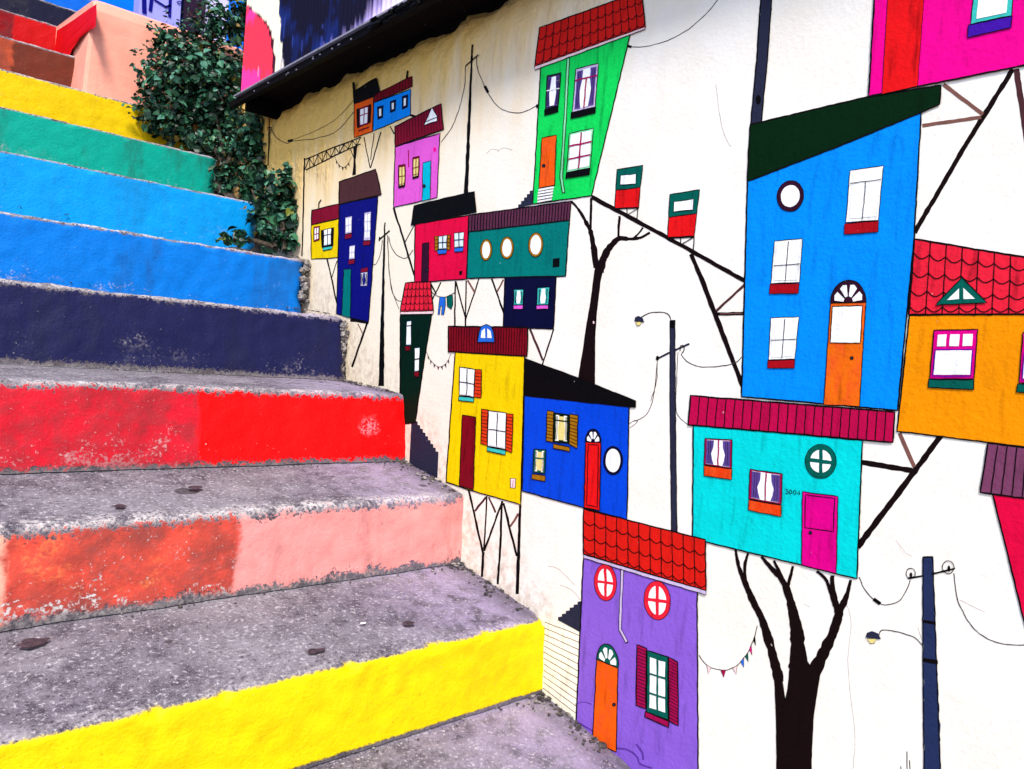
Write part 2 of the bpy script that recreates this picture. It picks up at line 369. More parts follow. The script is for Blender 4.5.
# ---- D: tall indigo house
h = body([(339.2,204.3),(378,196.5),(368.4,322),(336.5,314)], 'indigo', 'tall indigo painted house with a brown roof and green door', ow=1)
roof(h, [(339.2,182.2),(375.5,169),(381.4,194.5),(338.8,204.5)], 'brown')
for q in ([(345.3,217.4),(352,216),(351.7,232.6),(345.3,234)], [(364.2,212.5),(371,211.3),(370.2,240),(363.8,240.4)], [(349.4,245.7),(355,245),(354.4,258.5),(349,259.2)]):
    (tl, tr, br, bl) = q
    window(h, q, 'lilac', 'pane', 2, 3 if br[1]-tr[1] > 20 else 2, .12, .6, ow=.4, sill=[(bl[0]-.4, bl[1]+.8), (br[0]+.3, br[1]+.6), (br[0]-.2, br[1]+5), (bl[0]-.6, bl[1]+5.2)], sillc='maroon')
window(h, [(360.9,272.6),(367.7,272),(367,285.7),(360.7,286)], 'lilac', 'indigo', 1, 1, .1, .6, ow=.4, curt='pane', sill=[(361,268.7),(368,267.2),(367.8,271.6),(360.8,272.4)], sillc='maroon')
door(h, [(343.7,269.5),(351,268.7),(350.2,317.4),(341.8,315.6)], 'teal', ow=.7)
strokes('painted_stilts', 'black slanted prop below the tall indigo house', [([(350.4,319.8),(368.6,322.6)],3),([(367.2,323),(352,367)],2),([(358,324),(363,334)],1,'timber')])

# ---- E and N: slim poles in the left half
def pole(label, pts, wd, m, extra, base=2):
    A = Art(base); A.line(pts, wd, m, 1); extra(A); return A.build('painted_pole', WALL, label)
pole('thin black utility pole between the indigo and the crimson house', [(384.9,222.3),(383.4,272),(381.2,386)], [1.3,2.4,5.4], 'black', lambda A: (A.line([(379.6,239.2),(384.6,235),(389.8,230.4)], 1.3, 'ink', 2), A.line([(379.6,237),(379.4,241)], 1.3, 'ink', 2),
    A.line(curve([(382.6,240),(380,255),(376,264),(373.4,264.6)]), .6, 'wire', 0), A.line(curve([(388.5,236),(391,246),(397,255),(406,258),(413,250)]), .7, 'wire', 0), A.line(curve([(387.3,235),(388.6,262),(391,287),(396,299),(401,301.5)]), .7, 'wire', 0), A.line(curve([(388,238),(388.9,270),(393,293),(399,309)]), .5, 'wire', 0)))
pole('tall thin black utility pole standing on the crimson house', [(472.2,44.3),(469.6,110),(465.9,193)], [1.6,2.8,4.4], 'black', lambda A: (A.line([(465.4,66),(471.8,60.4),(478.2,54.6)], 1, 'ink', 2),
    A.line(curve([(465.6,66),(464.6,84),(460,106),(452,127),(441,142.5)]), .7, 'wire', 0), A.line(curve([(476,56),(478,70),(486,89.3),(494,102),(503.5,110),(517,113),(528,110),(536.7,105.5)]), .75, 'wire', 0), A.line([(484.8,86),(488.2,92.6)], 2.6, 'black', 1), A.oval((537,106),1.2,2,'black',1,n=8)))

# ---- F: crimson house, G: teal house, H: navy house
h = body([(415,224.2),(468.7,215.4),(466.8,279),(414.4,282.8)], 'crimson', 'crimson painted house with a black roof and dark door', extra=lambda A: A.poly([(459.2,271.4),(462.2,270.8),(462,274.6),(459.2,275)], 'black', 2))
roof(h, [(414,205.7),(474,191.4),(476,212),(411,225.2)], 'black')
door(h, [(422.2,243.8),(429,242.4),(428.3,281.3),(421.3,281.8)], 'plain_violet', (427,270), ow=.6)
window(h, [(438.4,236.4),(446.9,235.2),(446.4,248.8),(438.6,249.2)], 'white', 'sky_pane', 2, 2, .08, .9, bar='ink', ow=.8, sill=[(436.9,249.8),(446.8,249.4),(446,253.6),(438,254.2)], sillc='sill_blue', shut=[[(434.5,236.4),(438,236),(438,250.4),(434.8,250.6)],[(447.2,235),(450.4,234.6),(449.8,249.6),(446.8,249.8)]], shutc='ochre')
window(h, [(454.2,233),(463.8,232),(463.4,246.6),(454.2,247.4)], 'white', 'sky_pane', 2, 2, .08, .9, bar='ink', ow=.8, sill=[(454,248),(463.6,247),(463,251),(454.4,252)], sillc='sill_blue')
h = body([(468.7,231),(569.5,219.6),(565.4,276),(466.4,278.2)], 'teal', 'long teal painted house with three round windows', ow=1.3, extra=lambda A: A.poly([(552.7,258.7),(559.6,257.8),(559.4,266.6),(552.7,267.4)], 'black', 2))
roof(h, [(469,215),(571,201),(569.5,220),(468.4,232)], 'plum', 'rib', 34, lw=.9)
for c, rx, ry in (((486,250),5.6,10.3), ((507,247.8),6.3,10.8), ((535.7,244.8),7.1,11.8)): porthole(h, c, rx, ry, 'ochre', 1.7, rot=.05)
h = body([(504.9,277.4),(556.3,276.2),(553.5,329),(503,327.2)], 'navy', 'small navy painted house hanging below the teal house', base=3)
window(h, [(513.9,289.4),(523.4,289),(522.7,304.6),(513.7,305)], 'turquoise', 'pane', 1, 1, .12, .6, curt='turquoise', sill=[(513.3,305.2),(522.9,304.8),(522.8,309),(513.4,309.4)], sillc='pink', base=7)
window(h, [(537.3,287.8),(549.4,287),(548.4,304.4),(536.9,305)], 'turquoise', 'pane', 1, 1, .1, .6, curt='turquoise', sill=[(536.5,305.4),(548.2,304.8),(548.2,308.8),(536.6,309.2)], sillc='pink', base=7)
strokes('painted_stilts', 'black and brown stilts under the crimson and teal houses', [([(455.3,281),(454.7,326)],1.5),([(456,281.6),(465.2,317)],1.4),([(466,280.6),(465.4,326)],1.5),([(479,278.6),(465.6,320)],1.3),([(467.6,280),(474.8,292.6)],1.8,'timber'),
    ([(491.8,278.6),(504,314)],1.7),([(503.5,279.6),(497,291.8)],1.7,'timber'),([(430.8,283.5),(436.4,294)],1.4),([(441,282.5),(432,300)],1.4)])
strokes('painted_stilts', 'brown and black stilts under the small navy house', [([(530,329),(542.8,360)],2.2,'brown'),([(553.8,329),(541.8,366)],1.5)])
A = Art(3); A.line(curve([(431.5,291.5),(437,295.8),(444,297.3),(451,294.8),(455,292)]), .7, 'wire'); A.shape([(439.6,296.8),(445.2,297),(445.4,305),(443.6,314.8),(441.4,314.4),(442,306),(440.4,306),(439.4,314.6),(437.8,314.4)], 'sill_blue', 1, .6); A.shape([(446.8,296.4),(452.6,295.2),(452.9,304),(451.4,309.4),(447.2,306.4)], 'dark_teal', 1, .6)
A.build('painted_clothesline', WALL, 'washing line with blue trousers and a green shirt')

# ---- I: dark green house by the stairs
h = body([(400.2,313.8),(431.8,313.8),(424,362),(415.2,422),(405,424),(400,404)], 'cottage_green', 'narrow dark green painted house with a red tiled roof')
roof(h, [(405.5,282.7),(430.5,281.7),(433.4,311.4),(400,312)], 'tile_rose', 'tile', 7, 4, lw=.55, eave=([(400,311.6),(433.4,311),(433,314),(400.4,314.4)], 'eave'))
window(h, [(406.8,321.2),(411.3,321.2),(410.7,344.6),(406,345.2)], 'sky_pane', 'pane', 1, 2, .05, 1, bar='cottage_green', ow=.3, hbar=[.2], sill=[(404.9,346.4),(410.6,346.2),(409.8,350.4),(406,350.8)], sillc='dark_red')
window(h, [(414.8,348),(419.5,347.7),(418.8,370.6),(414.6,371.6)], 'sky_pane', 'pane', 1, 2, .05, 1.2, bar='cottage_green', ow=.3, hbar=[.48], sill=[(413.9,372),(419,371.6),(418.4,376.6),(414.4,376.4)], sillc='dark_red')
bunting('tiny dark bunting strung between the dark green and the yellow house', [(426.6,352),(431,361),(438.7,366.7),(446,363.5),(451,354)], [(.12,'ink'),(.24,'wire'),(.36,'ink'),(.48,'maroon'),(.6,'ink'),(.72,'wire'),(.84,'ink')], .5, 3.4, 1.8)
def treads(x0, y0, x1, y1, n):
    P = []
    for i in range(n):
        ya, yb = y0+(y1-y0)*i/n, y0+(y1-y0)*(i+1)/n; xb = x0+(x1-x0)*(i+1)/n
        P += [(x0+(x1-x0)*i/n, ya), (xb, ya+(yb-ya)*.15)]
    return P+[(x1, y1)]
A = Art(2); A.poly([(411.5,419)]+treads(415,421,438.4,455,9)+[(437.4,478),(409,468)], 'slate', 0, amp=.15); A.build('painted_steps', WALL, 'dark painted flight of steps left of the yellow house')

# ---- J: yellow house
h = body([(455.3,351.5),(524.6,355.5),(520.7,504.6),(469.3,489.8),(446,481.8)], 'yellow', 'bright yellow painted house with orange shutters and a dark red roof', ow=1.3, base=6,
    extra=lambda A: (A.shape([(510.2,478),(515.8,478.6),(515.2,488.4),(510.4,487.8)], 'eave', 2, .8), A.line([(513,480),(512.6,487)], .5, 'ink', 4)))
roof(h, [(448.3,326.2),(527.7,327.5),(526.7,356.3),(448.3,351.6)], 'dark_red', 'rib', 30, base=8, lw=.6, ow=1.5)
A = Art(12); A.shape([(477.6,342),(478.6,332),(481,326.6),(486.3,324),(491.4,326.6),(493.6,332),(494.6,342.2)], 'sill_blue', 0, .9); A.poly([(480.6,337.6),(481.4,331),(485,328),(485.2,338)], 'pane', 2); A.poly([(487.2,338),(487.4,328),(490.6,331),(491.6,338)], 'pane', 2); A.build('dormer', h)
window(h, [(459.6,367),(474.7,369.2),(474,396.9),(459,395)], 'white', 'pane', 2, 2, .06, .9, bar='ink', ow=1, hbar=[.53], sill=[(458.7,396.2),(474,397.8),(473.6,402),(458.2,400.6)], sillc='turquoise', shut=[[(474.9,369.2),(481.6,369.8),(481,397.8),(474.2,396.7)]], base=10)
window(h, [(488.4,410.6),(506.3,412.8),(505.2,449.3),(487.4,446)], 'white', 'pane', 2, 2, .06, .9, bar='ink', ow=1, hbar=[.52], sill=[(487,446.6),(505.6,450.6),(505.2,455),(487,451)], sillc='turquoise', shut=[[(481.6,409.1),(488,410),(487,445.4),(481,443.5)],[(506.5,413.4),(513,414.3),(512,452.5),(505.4,450.2)]], base=10)
door(h, [(462.2,415),(475.8,417),(473.2,489.6),(459.2,485.6)], 'dark_red', base=10)
strokes('painted_stilts', 'black stilts under the bright yellow house', [([(468.4,488.8),(483,552.8)],2.1),([(483.3,552),(482,577)],2.4),([(487,496),(484,549)],1.6),([(502.5,501),(484,551)],2),([(501.8,501),(500.4,545),(497.6,584)],2.2),([(503.5,503),(516.8,556)],2.2),([(520.2,505),(518.6,550),(517.2,594)],[2.4,3,3.6]),
    ([(486,497),(475,511)],2,'brown'),([(488.9,497),(495.7,512.8)],1.8,'brown'),([(518.2,513.8),(510.4,526.4)],2.2,'timber')])

# ---- K: blue house beside it
h = body([(524.3,394),(629,406),(627,519.8),(522.3,490.8)], 'blue', 'royal blue painted house with a sloping black roof and red door', ow=1.3, base=6)
roof(h, [(524.3,358.2),(580,378.4),(635.8,401),(635.8,407.6),(623.3,406.6),(524.3,395.8)], 'black', base=8, ow=.8)
window(h, [(554,412.8),(569.2,415),(568.6,443.5),(553.5,441.8)], 'dark_green', 'soft_yellow', 1, 2, .13, 1.4, ow=1, hbar=[.24], curt='cream', sill=[(553.5,443.5),(569.6,447.2),(569.6,451.6),(553,448.4)], sillc='ochre', shut=[[(547,410.6),(553.5,411.7),(552.9,442.2),(546,440.7)],[(569.8,413.9),(577.8,415.4),(577.2,448.2),(569.2,444.4)]], shutc='ochre', base=10)
window(h, [(533.8,449),(546,449.7),(545,473.9),(532.8,472.5)], 'dark_teal', 'soft_yellow', 1, 2, .16, 1.3, ow=.9, hbar=[.38], curt='cream', sill=[(532.2,473.9),(545.4,475.8),(544.8,481.2),(531.6,478.8)], sillc='ochre', base=10)
door(h, [(585.5,441.8),(600.8,442.4),(599.6,510.4),(584,507.6)], 'red', ow=1.1, base=10, panel=[(588,444.5),(598.4,445),(597.4,507),(586.6,504.6)])
fan(h, (585.3,441.9), (601,442.5), (593,429), 'navy', 12)
porthole(h, (613,460.5), 9.4, 14, 'navy', 2, base=10)
strokes('painted_wire', None, [(curve([(629.5,424),(634,420.5),(637.5,421),(634,425),(629.6,427.6)]),.6,'wire'),(curve([(634,421),(645,416),(652,403),(655,385),(657.4,362)]),.75,'wire')])

# ---- L: street lamp pole in the middle
def lamp(A, c, rx, ry):
    A.poly([(c[0]-rx, c[1]+.5), (c[0]-rx*.8, c[1]-ry*.7), (c[0]-rx*.1, c[1]-ry), (c[0]+rx*.8, c[1]-ry*.6), (c[0]+rx*1.2, c[1]+ry*.4), (c[0]+rx*.7, c[1]+ry*.35)], 'slate', 3, amp=.15)
    A.shape([(c[0]-rx*.8, c[1]+ry*.3), (c[0]+rx*.6, c[1]+ry*.25), (c[0]+rx*.25, c[1]+ry), (c[0]-rx*.3, c[1]+ry*1.05)], 'soft_yellow', 2, .5)
pole('dark painted street lamp pole in the white gap beside the blue house', [(672.4,320.4),(672.6,400),(674.2,533)], [5,5.2,5.4], 'slate', lambda A: (A.line([(670,320.6),(669.8,400),(671.4,533)], .8, 'ink', 2), A.line([(674.9,320.6),(675.4,400),(677,533)], .8, 'ink', 2), A.poly([(670,320),(675,320),(674.8,328),(670,328)],'black',2),
    A.line(curve([(670.8,319.5),(668.5,314.6),(662,312.3),(654.4,312.3),(647,314),(641.5,317)]), 1, 'wire', 0), lamp(A, (638.8,320.6), 4.6, 4.8),
    A.line([(656.6,359),(672,351.5),(689.4,343.6)], 1.8, 'slate', 1), A.oval((657.4,358.2),1.7,2.6,'ink',2,n=8), A.line(curve([(680,351),(680.5,346),(683.4,345.4),(684,349.4),(682,353)]), .8, 'ink', 2),
    A.line(curve([(657.5,361),(656.6,380),(651,401)]), .6, 'wire', 0), A.line(curve([(681,353.4),(684,358.5),(690,363),(700,366.4),(710.6,366.9),(722,365.8),(729.4,364.4),(737,361.8),(741.6,357)]), .8, 'wire', 0), A.line(curve([(678,352),(676.8,380),(676.6,412),(688,424.6)]), .6, 'wire', 0)))

# ---- M: tall green house
h = body([(540.6,67.3),(630.3,33.5),(591.4,195.7),(532.8,203.8)], 'green', 'tall bright green painted house with an orange door and red tiled roof', ow=1.2)
roof(h, [(539.6,27.6),(641.6,-9),(645.3,26.9),(534.6,67)], 'tile_red', 'tile', 14, 3, lw=.7, eave=([(534.4,66.6),(645.3,26.5),(644.9,29.2),(534.9,69.9)], 'eave'))
window(h, [(547,75.7),(561,72.7),(558,106.7),(545.2,109.7)], 'slate', 'pane', 1, 1, .1, 1, ow=.8, curt='curtain', hbar=[.45], bar='white', sill=[(544.4,109.6),(558,106.2),(558,111.7),(544.4,115.5)], sillc='black')
window(h, [(575.7,69),(598.5,63.3),(595.2,106.7),(572.4,112.2)], 'lilac', 'pane', 2, 1, .08, 1.3, ow=.9, curt='curtain', hbar=[.27], v0=.27, bar='wine', sill=[(571.4,112.6),(595.4,107),(595.2,113),(570.8,118.6)], sillc='black')
window(h, [(569.3,133.3),(593.5,128),(590.2,167.8),(566.5,172.2)], 'mint', 'pane', 2, 3, .07, 1.5, ow=.9, bar='wine', sill=[(566,172.8),(590.2,168.4),(589.4,174.6),(565.5,178.4)], sillc='black')
door(h, [(541.9,137.9),(556.4,135),(554.6,185.2),(538.6,188)], 'orange', (543.6,165.6), ow=.9)
A = Art(8); A.poly([(538.6,188),(554,185.6),(551.6,200.8),(537,203)], 'white', 0)
for i in range(6): A.line([(538.5-.25*i,188.4+2.9*i),(554-.4*i,185.8+2.9*i)], .7, 'ink', 1)
A.build('door_steps', h)
strokes('drainpipe', None, [([(568.2,58),(565,120),(561.2,178),(563.8,193)],3.2,'ink'),([(568.2,58.6),(565,120),(561.3,177.6),(563.6,192.4)],1.7,'mint',1)], h, 8)
A = Art(3); A.poly(treads(515.4,208,532.6,187.4,6)[:-1]+[(532.8,187.4),(532.4,204.6),(515.2,208.6)], 'slate', 0, amp=.12); A.build('painted_steps', WALL, 'dark painted flight of steps left of the green house')
strokes('painted_wire', None, [(curve([(629.5,46.8),(641,47),(652,45.2),(666,41),(678,35.6),(690,28),(700.6,19),(710,9.5),(719,-2)]),.8,'wire'),([(627.5,46),(631.5,47)],2.6,'black',1)])

# ---- O: dark pole at the top
pole('dark slate painted pole standing on the green roof of the big blue house', [(766.6,-6),(762,60),(756,124)], [11,11,10.6], 'slate', lambda A: (A.line([(761,-6),(756.6,60),(750.6,124)], 1.4, 'ink', 2), A.line([(772,-6),(767.4,60),(761.4,121)], 1.2, 'ink', 2), A.oval((758.2,99.5),2.5,4.6,'black',3)), 3)

# ---- R: left tree
A = Art(1); T = 'bark'
A.poly([(577.6,382),(580.8,360),(583.6,343),(587.4,318),(590.6,300),(592.4,285),(594.4,271),(596.4,262),(600.6,263.5),(604,266),(600.6,282),(598.4,300),(596.4,320),(595.2,343),(595,390)], T, 0)
A.line(curve([(571,201),(579,210),(586,222),(590.6,232),(593.6,247),(596.4,268)]), [2.2]*8+[3]*8+[4]*8+[5]*8+[5.8]*8+[6.4], T, 0); A.line(curve([(599.4,272),(604,257),(611,246),(618.5,238.5),(628,239),(639,238),(650,232.6)]), [8]*8+[6.4]*8+[5.4]*8+[4.4]*8+[3]*8+[2.4]*8+[1.8], T, 0)
A.line(curve([(619,240),(618.6,229),(619.6,216)]), 2.4, T, 0); A.line(curve([(632,239.6),(638,234),(643,227.4)]), 1.8, T, 0); A.line([(591.2,198),(590.4,233)], 2.4, T, 0)
A.oval((593.6,322.4), .8, 1.6, 'eave', 2, n=8)
A.build('painted_tree', WALL, 'slender dark painted tree trunk standing on the black sloping roof')
# ---- Q: cable railway
strokes('painted_rail', 'thick dark slanted rail carrying two red and green cable cars', [([(591.5,196.8),(670,239),(747,282)],4.2,'bark'),([(691,254),(702,280),(742.5,386)],[4.4,4.8,4.6],'bark'),([(716,311),(744.6,284.6)],2.6,'brown'),([(715.3,313.8),(745,313.6)],3.4,'bark'),([(720,313.6),(742,313.5)],.7,'timber',1)], base=2)
def cable_car(label, q, mid, win, legs):
    A = Art(4); f = q; A.shape([q[0], q[1], mid[1], mid[0]], 'dark_teal', 0, .9); A.shape([mid[0], mid[1], q[2], q[3]], 'red', 0, .9)
    for l in legs: A.line(l[0], l[1], 'ink', 0)
    o = A.build('painted_cable_car', WALL, label); B = Art(7); B.shape(win, 'pane', 0, .7); B.build('window', o)
cable_car('upper red and green painted cable car, nearest the green house', [(617,169.5),(642.9,165.2),(638.6,207.6),(614.8,208.6)], [(615.8,190),(640.3,187.4)], [(620.4,175.4),(636.3,173.8),(635.7,183.6),(620,184.8)], [([(615,208.8),(639,207.4)],1.6),([(627,208),(627.2,214)],.9),([(638,207),(637,219)],.9),([(637.5,208.5),(627,214.5)],.8)])
cable_car('lower red and green painted cable car, nearer the big blue house', [(669.8,194.5),(699.5,189.5),(693.9,236.5),(667.5,237.5)], [(668.6,217.4),(696.8,213.2)], [(674,201.8),(693.7,198.8),(692.9,209.6),(673.8,211.5)], [([(667.6,238),(694,236.6)],2),([(680.4,237),(680.6,244)],1),([(694,236),(693.4,250)],1),([(693,237.5),(681,244.4)],.9)])

# ---- P: big blue house
h = body([(747.4,180.5),(921.2,111.5),(914,240),(897.5,410.4),(741.6,396.6)], 'sky_blue', 'big sky blue painted house with a dark green sloping roof and arched orange door', ow=1.6, base=4)
roof(h, [(750.2,124.4),(868,96.8),(941,85),(939.7,104),(920.9,112.4),(834,148),(747.2,181.4)], 'dark_green', base=6, ow=1.5)
porthole(h, (790.3,196), 13, 15.2, 'plain_violet', 3.6, base=8, rot=.2)
window(h, [(850,170.4),(883.5,165.6),(878.4,220),(846,222.4)], 'white', 'pane', 2, 1, .1, .8, bar='wire', ow=.7, hbar=[.25], v0=.25, sill=[(844.7,223.6),(878.7,220.6),(878.2,231.8),(844,234.4)], sillc='sill_red')
window(h, [(774.4,241.2),(802.5,238.5),(799.5,282.2),(770.9,283.4)], 'white', 'pane', 2, 2, .09, .8, bar='wire', ow=.7, hbar=[.58], sill=[(770.2,284),(799,283.4),(798.5,293.3),(769.2,293.7)])
window(h, [(770.9,317.9),(799,316.7),(795,358.9),(768.5,360)], 'white', 'pane', 2, 2, .09, .8, bar='wire', ow=.7, hbar=[.53], sill=[(768,360.6),(795,359.6),(794.3,368.3),(767.4,367.8)])
door(h, [(830.6,303),(865.8,302.4),(859.5,406.2),(823.6,404.6)], 'door_orange', (851.7,358), extra=lambda A: A.shape([(832.4,306.4),(862.3,305.6),(860.4,343),(830.2,342.6)], 'pane', 2, .9))
fan(h, (830.4,302.8), (866,302), (848.6,280), 'plain_violet', 10)
# ---- X: magenta house at the top right edge
h = body([(877,-46),(1075,-46),(1075,55),(868.6,96.3)], 'magenta', 'magenta painted house with a red door at the top right corner', ow=1.8, base=8)
door(h, [(890.5,-46),(927,-46),(917.5,86.2),(881.8,94)], 'red', base=11, ow=.5)
window(h, [(975,-20),(1015.5,-28),(1011.5,15.4),(970.6,24)], 'turquoise', 'pane', 1, 1, .13, 1, ow=.9, sill=[(968.4,25),(1012.4,15.6),(1011,27.4),(967.6,37.5)], sillc='violet', base=11)
strokes('painted_stilts', 'dark brown beams propping up the magenta house', [([(1013,69),(965,146),(914.6,232.5)],[5,4.8,4.6],'bark'),([(943.3,84.4),(982.8,114.3)],4,'timber'),([(922.5,125.7),(981,117)],3.6,'timber'),([(1016.3,69),(1024,120),(1031,170)],6,'brown')])

# ---- W: orange house at the right edge
h = body([(909.4,315.5),(1075,312),(1075,453),(897,431.2)], 'amber', 'amber orange painted house with a red tiled roof at the right edge', ow=1.6, base=4)
roof(h, [(914.4,239),(1075,265.5),(1075,314),(908.8,314.6)], 'tile_rose', 'tile', 10, 4, lw=1.1, ow=2)
A = Art(11); A.shape([(935.3,305),(961.7,277.6),(987,302.6)], 'dark_teal', 0, 1); A.poly([(947,300),(959,288.4),(959,299)], 'pane', 2, amp=.15); A.poly([(963.4,299),(963.2,287.8),(975,298.8)], 'pane', 2, amp=.15); A.build('dormer', h)
def small_panes(q): return lambda: None
for q, s_ in (([(934,330.2),(977.6,329.5),(974,379),(929.6,379)], [(928.7,379.6),(974,380),(973.2,389.6),(928,387.4)]), ([(1023,332.6),(1067,331.8),(1063,383),(1019,383)], [(1017.4,384),(1063,385),(1062,394),(1016.6,392)])):
    A = Art(8); f = Q(q); A.shape(q, 'door_magenta', 0, 1.2)
    for u0, u1 in ((.1,.3),(.38,.6),(.68,.9)): A.poly(sub(f, u0, .09, u1, .33), 'pane', 2, amp=.3)
    A.poly(sub(f, .08, .42, .9, .91), 'pane', 2); A.line(sub(f, .06, .4, .92, .94), .9, 'violet', 3, True); A.shape(s_, 'dark_teal', 1, 1.1); A.build('window', h)
strokes('painted_stilts', 'dark beams propping up the amber orange house', [([(940.7,436),(905,484),(857.6,547)],[5.5,6,6],'bark'),([(899.4,433),(914.3,467)],4,'timber'),([(861.6,462.2),(911.7,470.4)],5.4,'bark')])

# ---- S: cyan house
h = body([(693.3,424.5),(862.4,440.5),(857,578.7),(692.5,538.7)], 'cyan', 'bright cyan painted house with a magenta door and house number', ow=1.5, base=6)
roof(h, [(690.7,395.6),(894.9,411.9),(892.8,442.4),(688.2,424.8)], 'roof_crimson', 'rib', 23, base=8, ow=1.7, lw=1)
window(h, [(704.7,438.3),(732.2,439.8),(731.6,468.8),(704,464.5)], 'wine', 'pane', 2, 1, .07, 1.3, bar='wine', curt='curtain', sill=[(704,465.4),(732,469),(731.6,479.8),(704,475.7)], sillc='sill_orange', base=10)
window(h, [(749.8,469.2),(782.5,473.8),(781.4,504.6),(748.7,499)], 'wine', 'pane', 2, 1, .07, 1.3, bar='wine', curt='curtain', sill=[(748.7,499.8),(781.4,505.3),(781,516.7),(748.3,510)], sillc='sill_orange', base=10)
porthole(h, (820.7,461.3), 15.3, 16.8, 'dark_teal', 4.6, True, base=10)
door(h, [(802.5,491.6),(838,496.4),(836.2,573.4),(801.6,565)], 'door_magenta', (810.4,532.8), base=10, panel=[(805.6,494.6),(834.6,498.4),(833.4,531.6),(804.8,527.6)])
A = Art(10)                                                # the house number beside the door
def glyph(x, segs, k=1.0):
    for s_ in segs: A.line([(x+u*2.7, 489.3+x*.10-78.6+v*4.4) for u, v in s_], .75, 'ink', 0, wobble=False, step=30)
D3 = [[(0,0),(1,0),(.4,.42),(1,.6),(.9,.95),(0,1)]]; D0 = [[(.5,0),(0,.3),(0,.7),(.5,1),(1,.7),(1,.3),(.5,0)]]; D4 = [[(.8,1),(.8,0),(0,.7),(1.1,.7)]]
for x, g_ in ((785.4,D3),(789.2,D0),(793.4,D0),(797.2,D4)): glyph(x, g_)
A.build('house_number', h)
# ---- T: right tree
A = Art(3)
def limb(pts, wds): c = curve(pts, 8); n = len(c)-1; A.line(c, [wds[int(min(i/n*(len(wds)-1), len(wds)-2))]*(1-(i/n*(len(wds)-1)-int(min(i/n*(len(wds)-1), len(wds)-2))))+wds[int(min(i/n*(len(wds)-1), len(wds)-2))+1]*(i/n*(len(wds)-1)-int(min(i/n*(len(wds)-1), len(wds)-2))) for i in range(n+1)], 'bark', 0)
limb([(735.6,549),(739,567),(745.7,584),(754,603),(763,622),(770,645),(776,668),(779.4,682)], [2.6,4,6,7,8.5,9.5,10])
limb([(748,553),(745,565),(745,582)], [2.4,3.4,4]); limb([(761.6,556.5),(771,568),(780,577),(787,590),(793,612),(797,635),(799,668)], [2.6,4,6,7,9,14,20])
limb([(774,560.6),(778,569),(782.6,579)], [2.6,4]); limb([(792.8,566),(791,575),(787.6,586)], [2.6,4]); limb([(850.6,580),(847,595),(840,611),(833,633),(824,652),(812,676)], [3,4.4,8,10,11,16])
limb([(832.4,575.4),(833.2,592),(838,612)], [4,5,7]); limb([(817,571),(826,580),(831,593),(835,606)], [2.6,3.6,5])
A.poly([(773.6,668),(775,700),(776,721),(776.4,800),(811.4,800),(812,750),(813.8,716),(820.6,672),(822,655),(810,664),(806,668),(800,660),(790,660),(788,684),(785.4,699),(783,684),(781,668)], 'bark', 1)
A.build('painted_tree', WALL, 'thick dark painted tree with forked branches under the cyan house')
# ---- U: bunting with coloured flags
bunting('string of coloured triangular flags between the purple house and the tree', [(698.8,655),(703,661),(709.5,666.7),(722.2,670.2),(735,666.9),(743,659),(748.6,651),(753.6,639),(757.6,625.4)], [(.24,'eave'),(.385,'wine'),(.5,'eave'),(.61,'sill_blue'),(.70,'dark_teal'),(.79,'door_magenta'),(.885,'black')], .8, 7.6, 5)
# ---- V: purple house
h = body([(583.4,556.5),(697,589.5),(698.2,790),(577,790),(576,722)], 'purple', 'purple painted house with an orange arched door and red tiled roof', ow=1.4, base=5)
roof(h, [(583.4,509),(705.2,539.6),(706,590.6),(583.4,554)], 'tile_red', 'tile', 11, 3, base=8, ow=1.4, lw=.9, eave=([(583.4,554.6),(706.2,590.8),(706,595),(583.4,558)], 'lilac'))
porthole(h, (605.4,582.5), 10.9, 18, 'tile_rose', 3.4, True, base=8, rot=-.06); porthole(h, (657.2,600.5), 13, 19.2, 'tile_rose', 4, True, base=8, rot=-.08)
strokes('drainpipe', None, [([(622.4,567),(621,600),(620,630),(627,643)],3.4,'ink'),([(622.4,568),(621,600),(620.1,629.6),(626.6,642)],2,'lilac',1)], h, 8)
door(h, [(596.6,659),(618,668.2),(616.2,752),(592.4,742)], 'orange', (614,704.6), base=8, ow=1)
fan(h, (596.4,659), (618.4,668.2), (608.6,644.4), 'dark_teal', 10)
window(h, [(647,650.3),(668,657),(668,719.6),(646.4,712.7)], 'dark_teal', 'pane', 2, 3, .14, 1.9, ow=1.2, bar='dark_teal', hbar=[.36,.67], sill=[(645.4,711.4),(669,721.2),(668.6,727.6),(645,716.9)], sillc='wine', shut=[[(637,644.4),(646.4,648.3),(645.5,708.8),(636,705)],[(668.6,657.2),(677.7,662),(678.3,726),(669,720.5)]], shutc='wine', base=8)
strokes('weathered_paint', None, [(curve([(577,722),(588,728),(596,733)]),[1.4]*17,'purple_dark'),(curve([(617,748),(628,750),(637,757),(640,764),(652,768)]),1.6,'purple_dark'),(curve([(636,744),(642,752),(643,760)]),1.8,'purple_dark'),(curve([(575,704),(583,702),(592,704)]),.6,'purple_dark')], h, 7)
A = Art(2); A.poly([(546,618),(583,632.5),(577.4,740),(538,712)], 'cream', 0)
for i in range(12):
    t = i/12; A.line([(544.5-1.6*t, 622+72*t), (581-3.5*t, 636+86*t)], .65, 'timber', 1)
A.build('painted_fence', WALL, 'cream clapboard panel beside the purple house')
A = Art(4); A.poly(treads(558,617,581.4,598.6,6)[:-1]+[(582,598.6),(580.6,632.6),(558,620)], 'slate', 0, amp=.15); A.build('painted_steps', WALL, 'dark painted flight of steps left of the purple house')
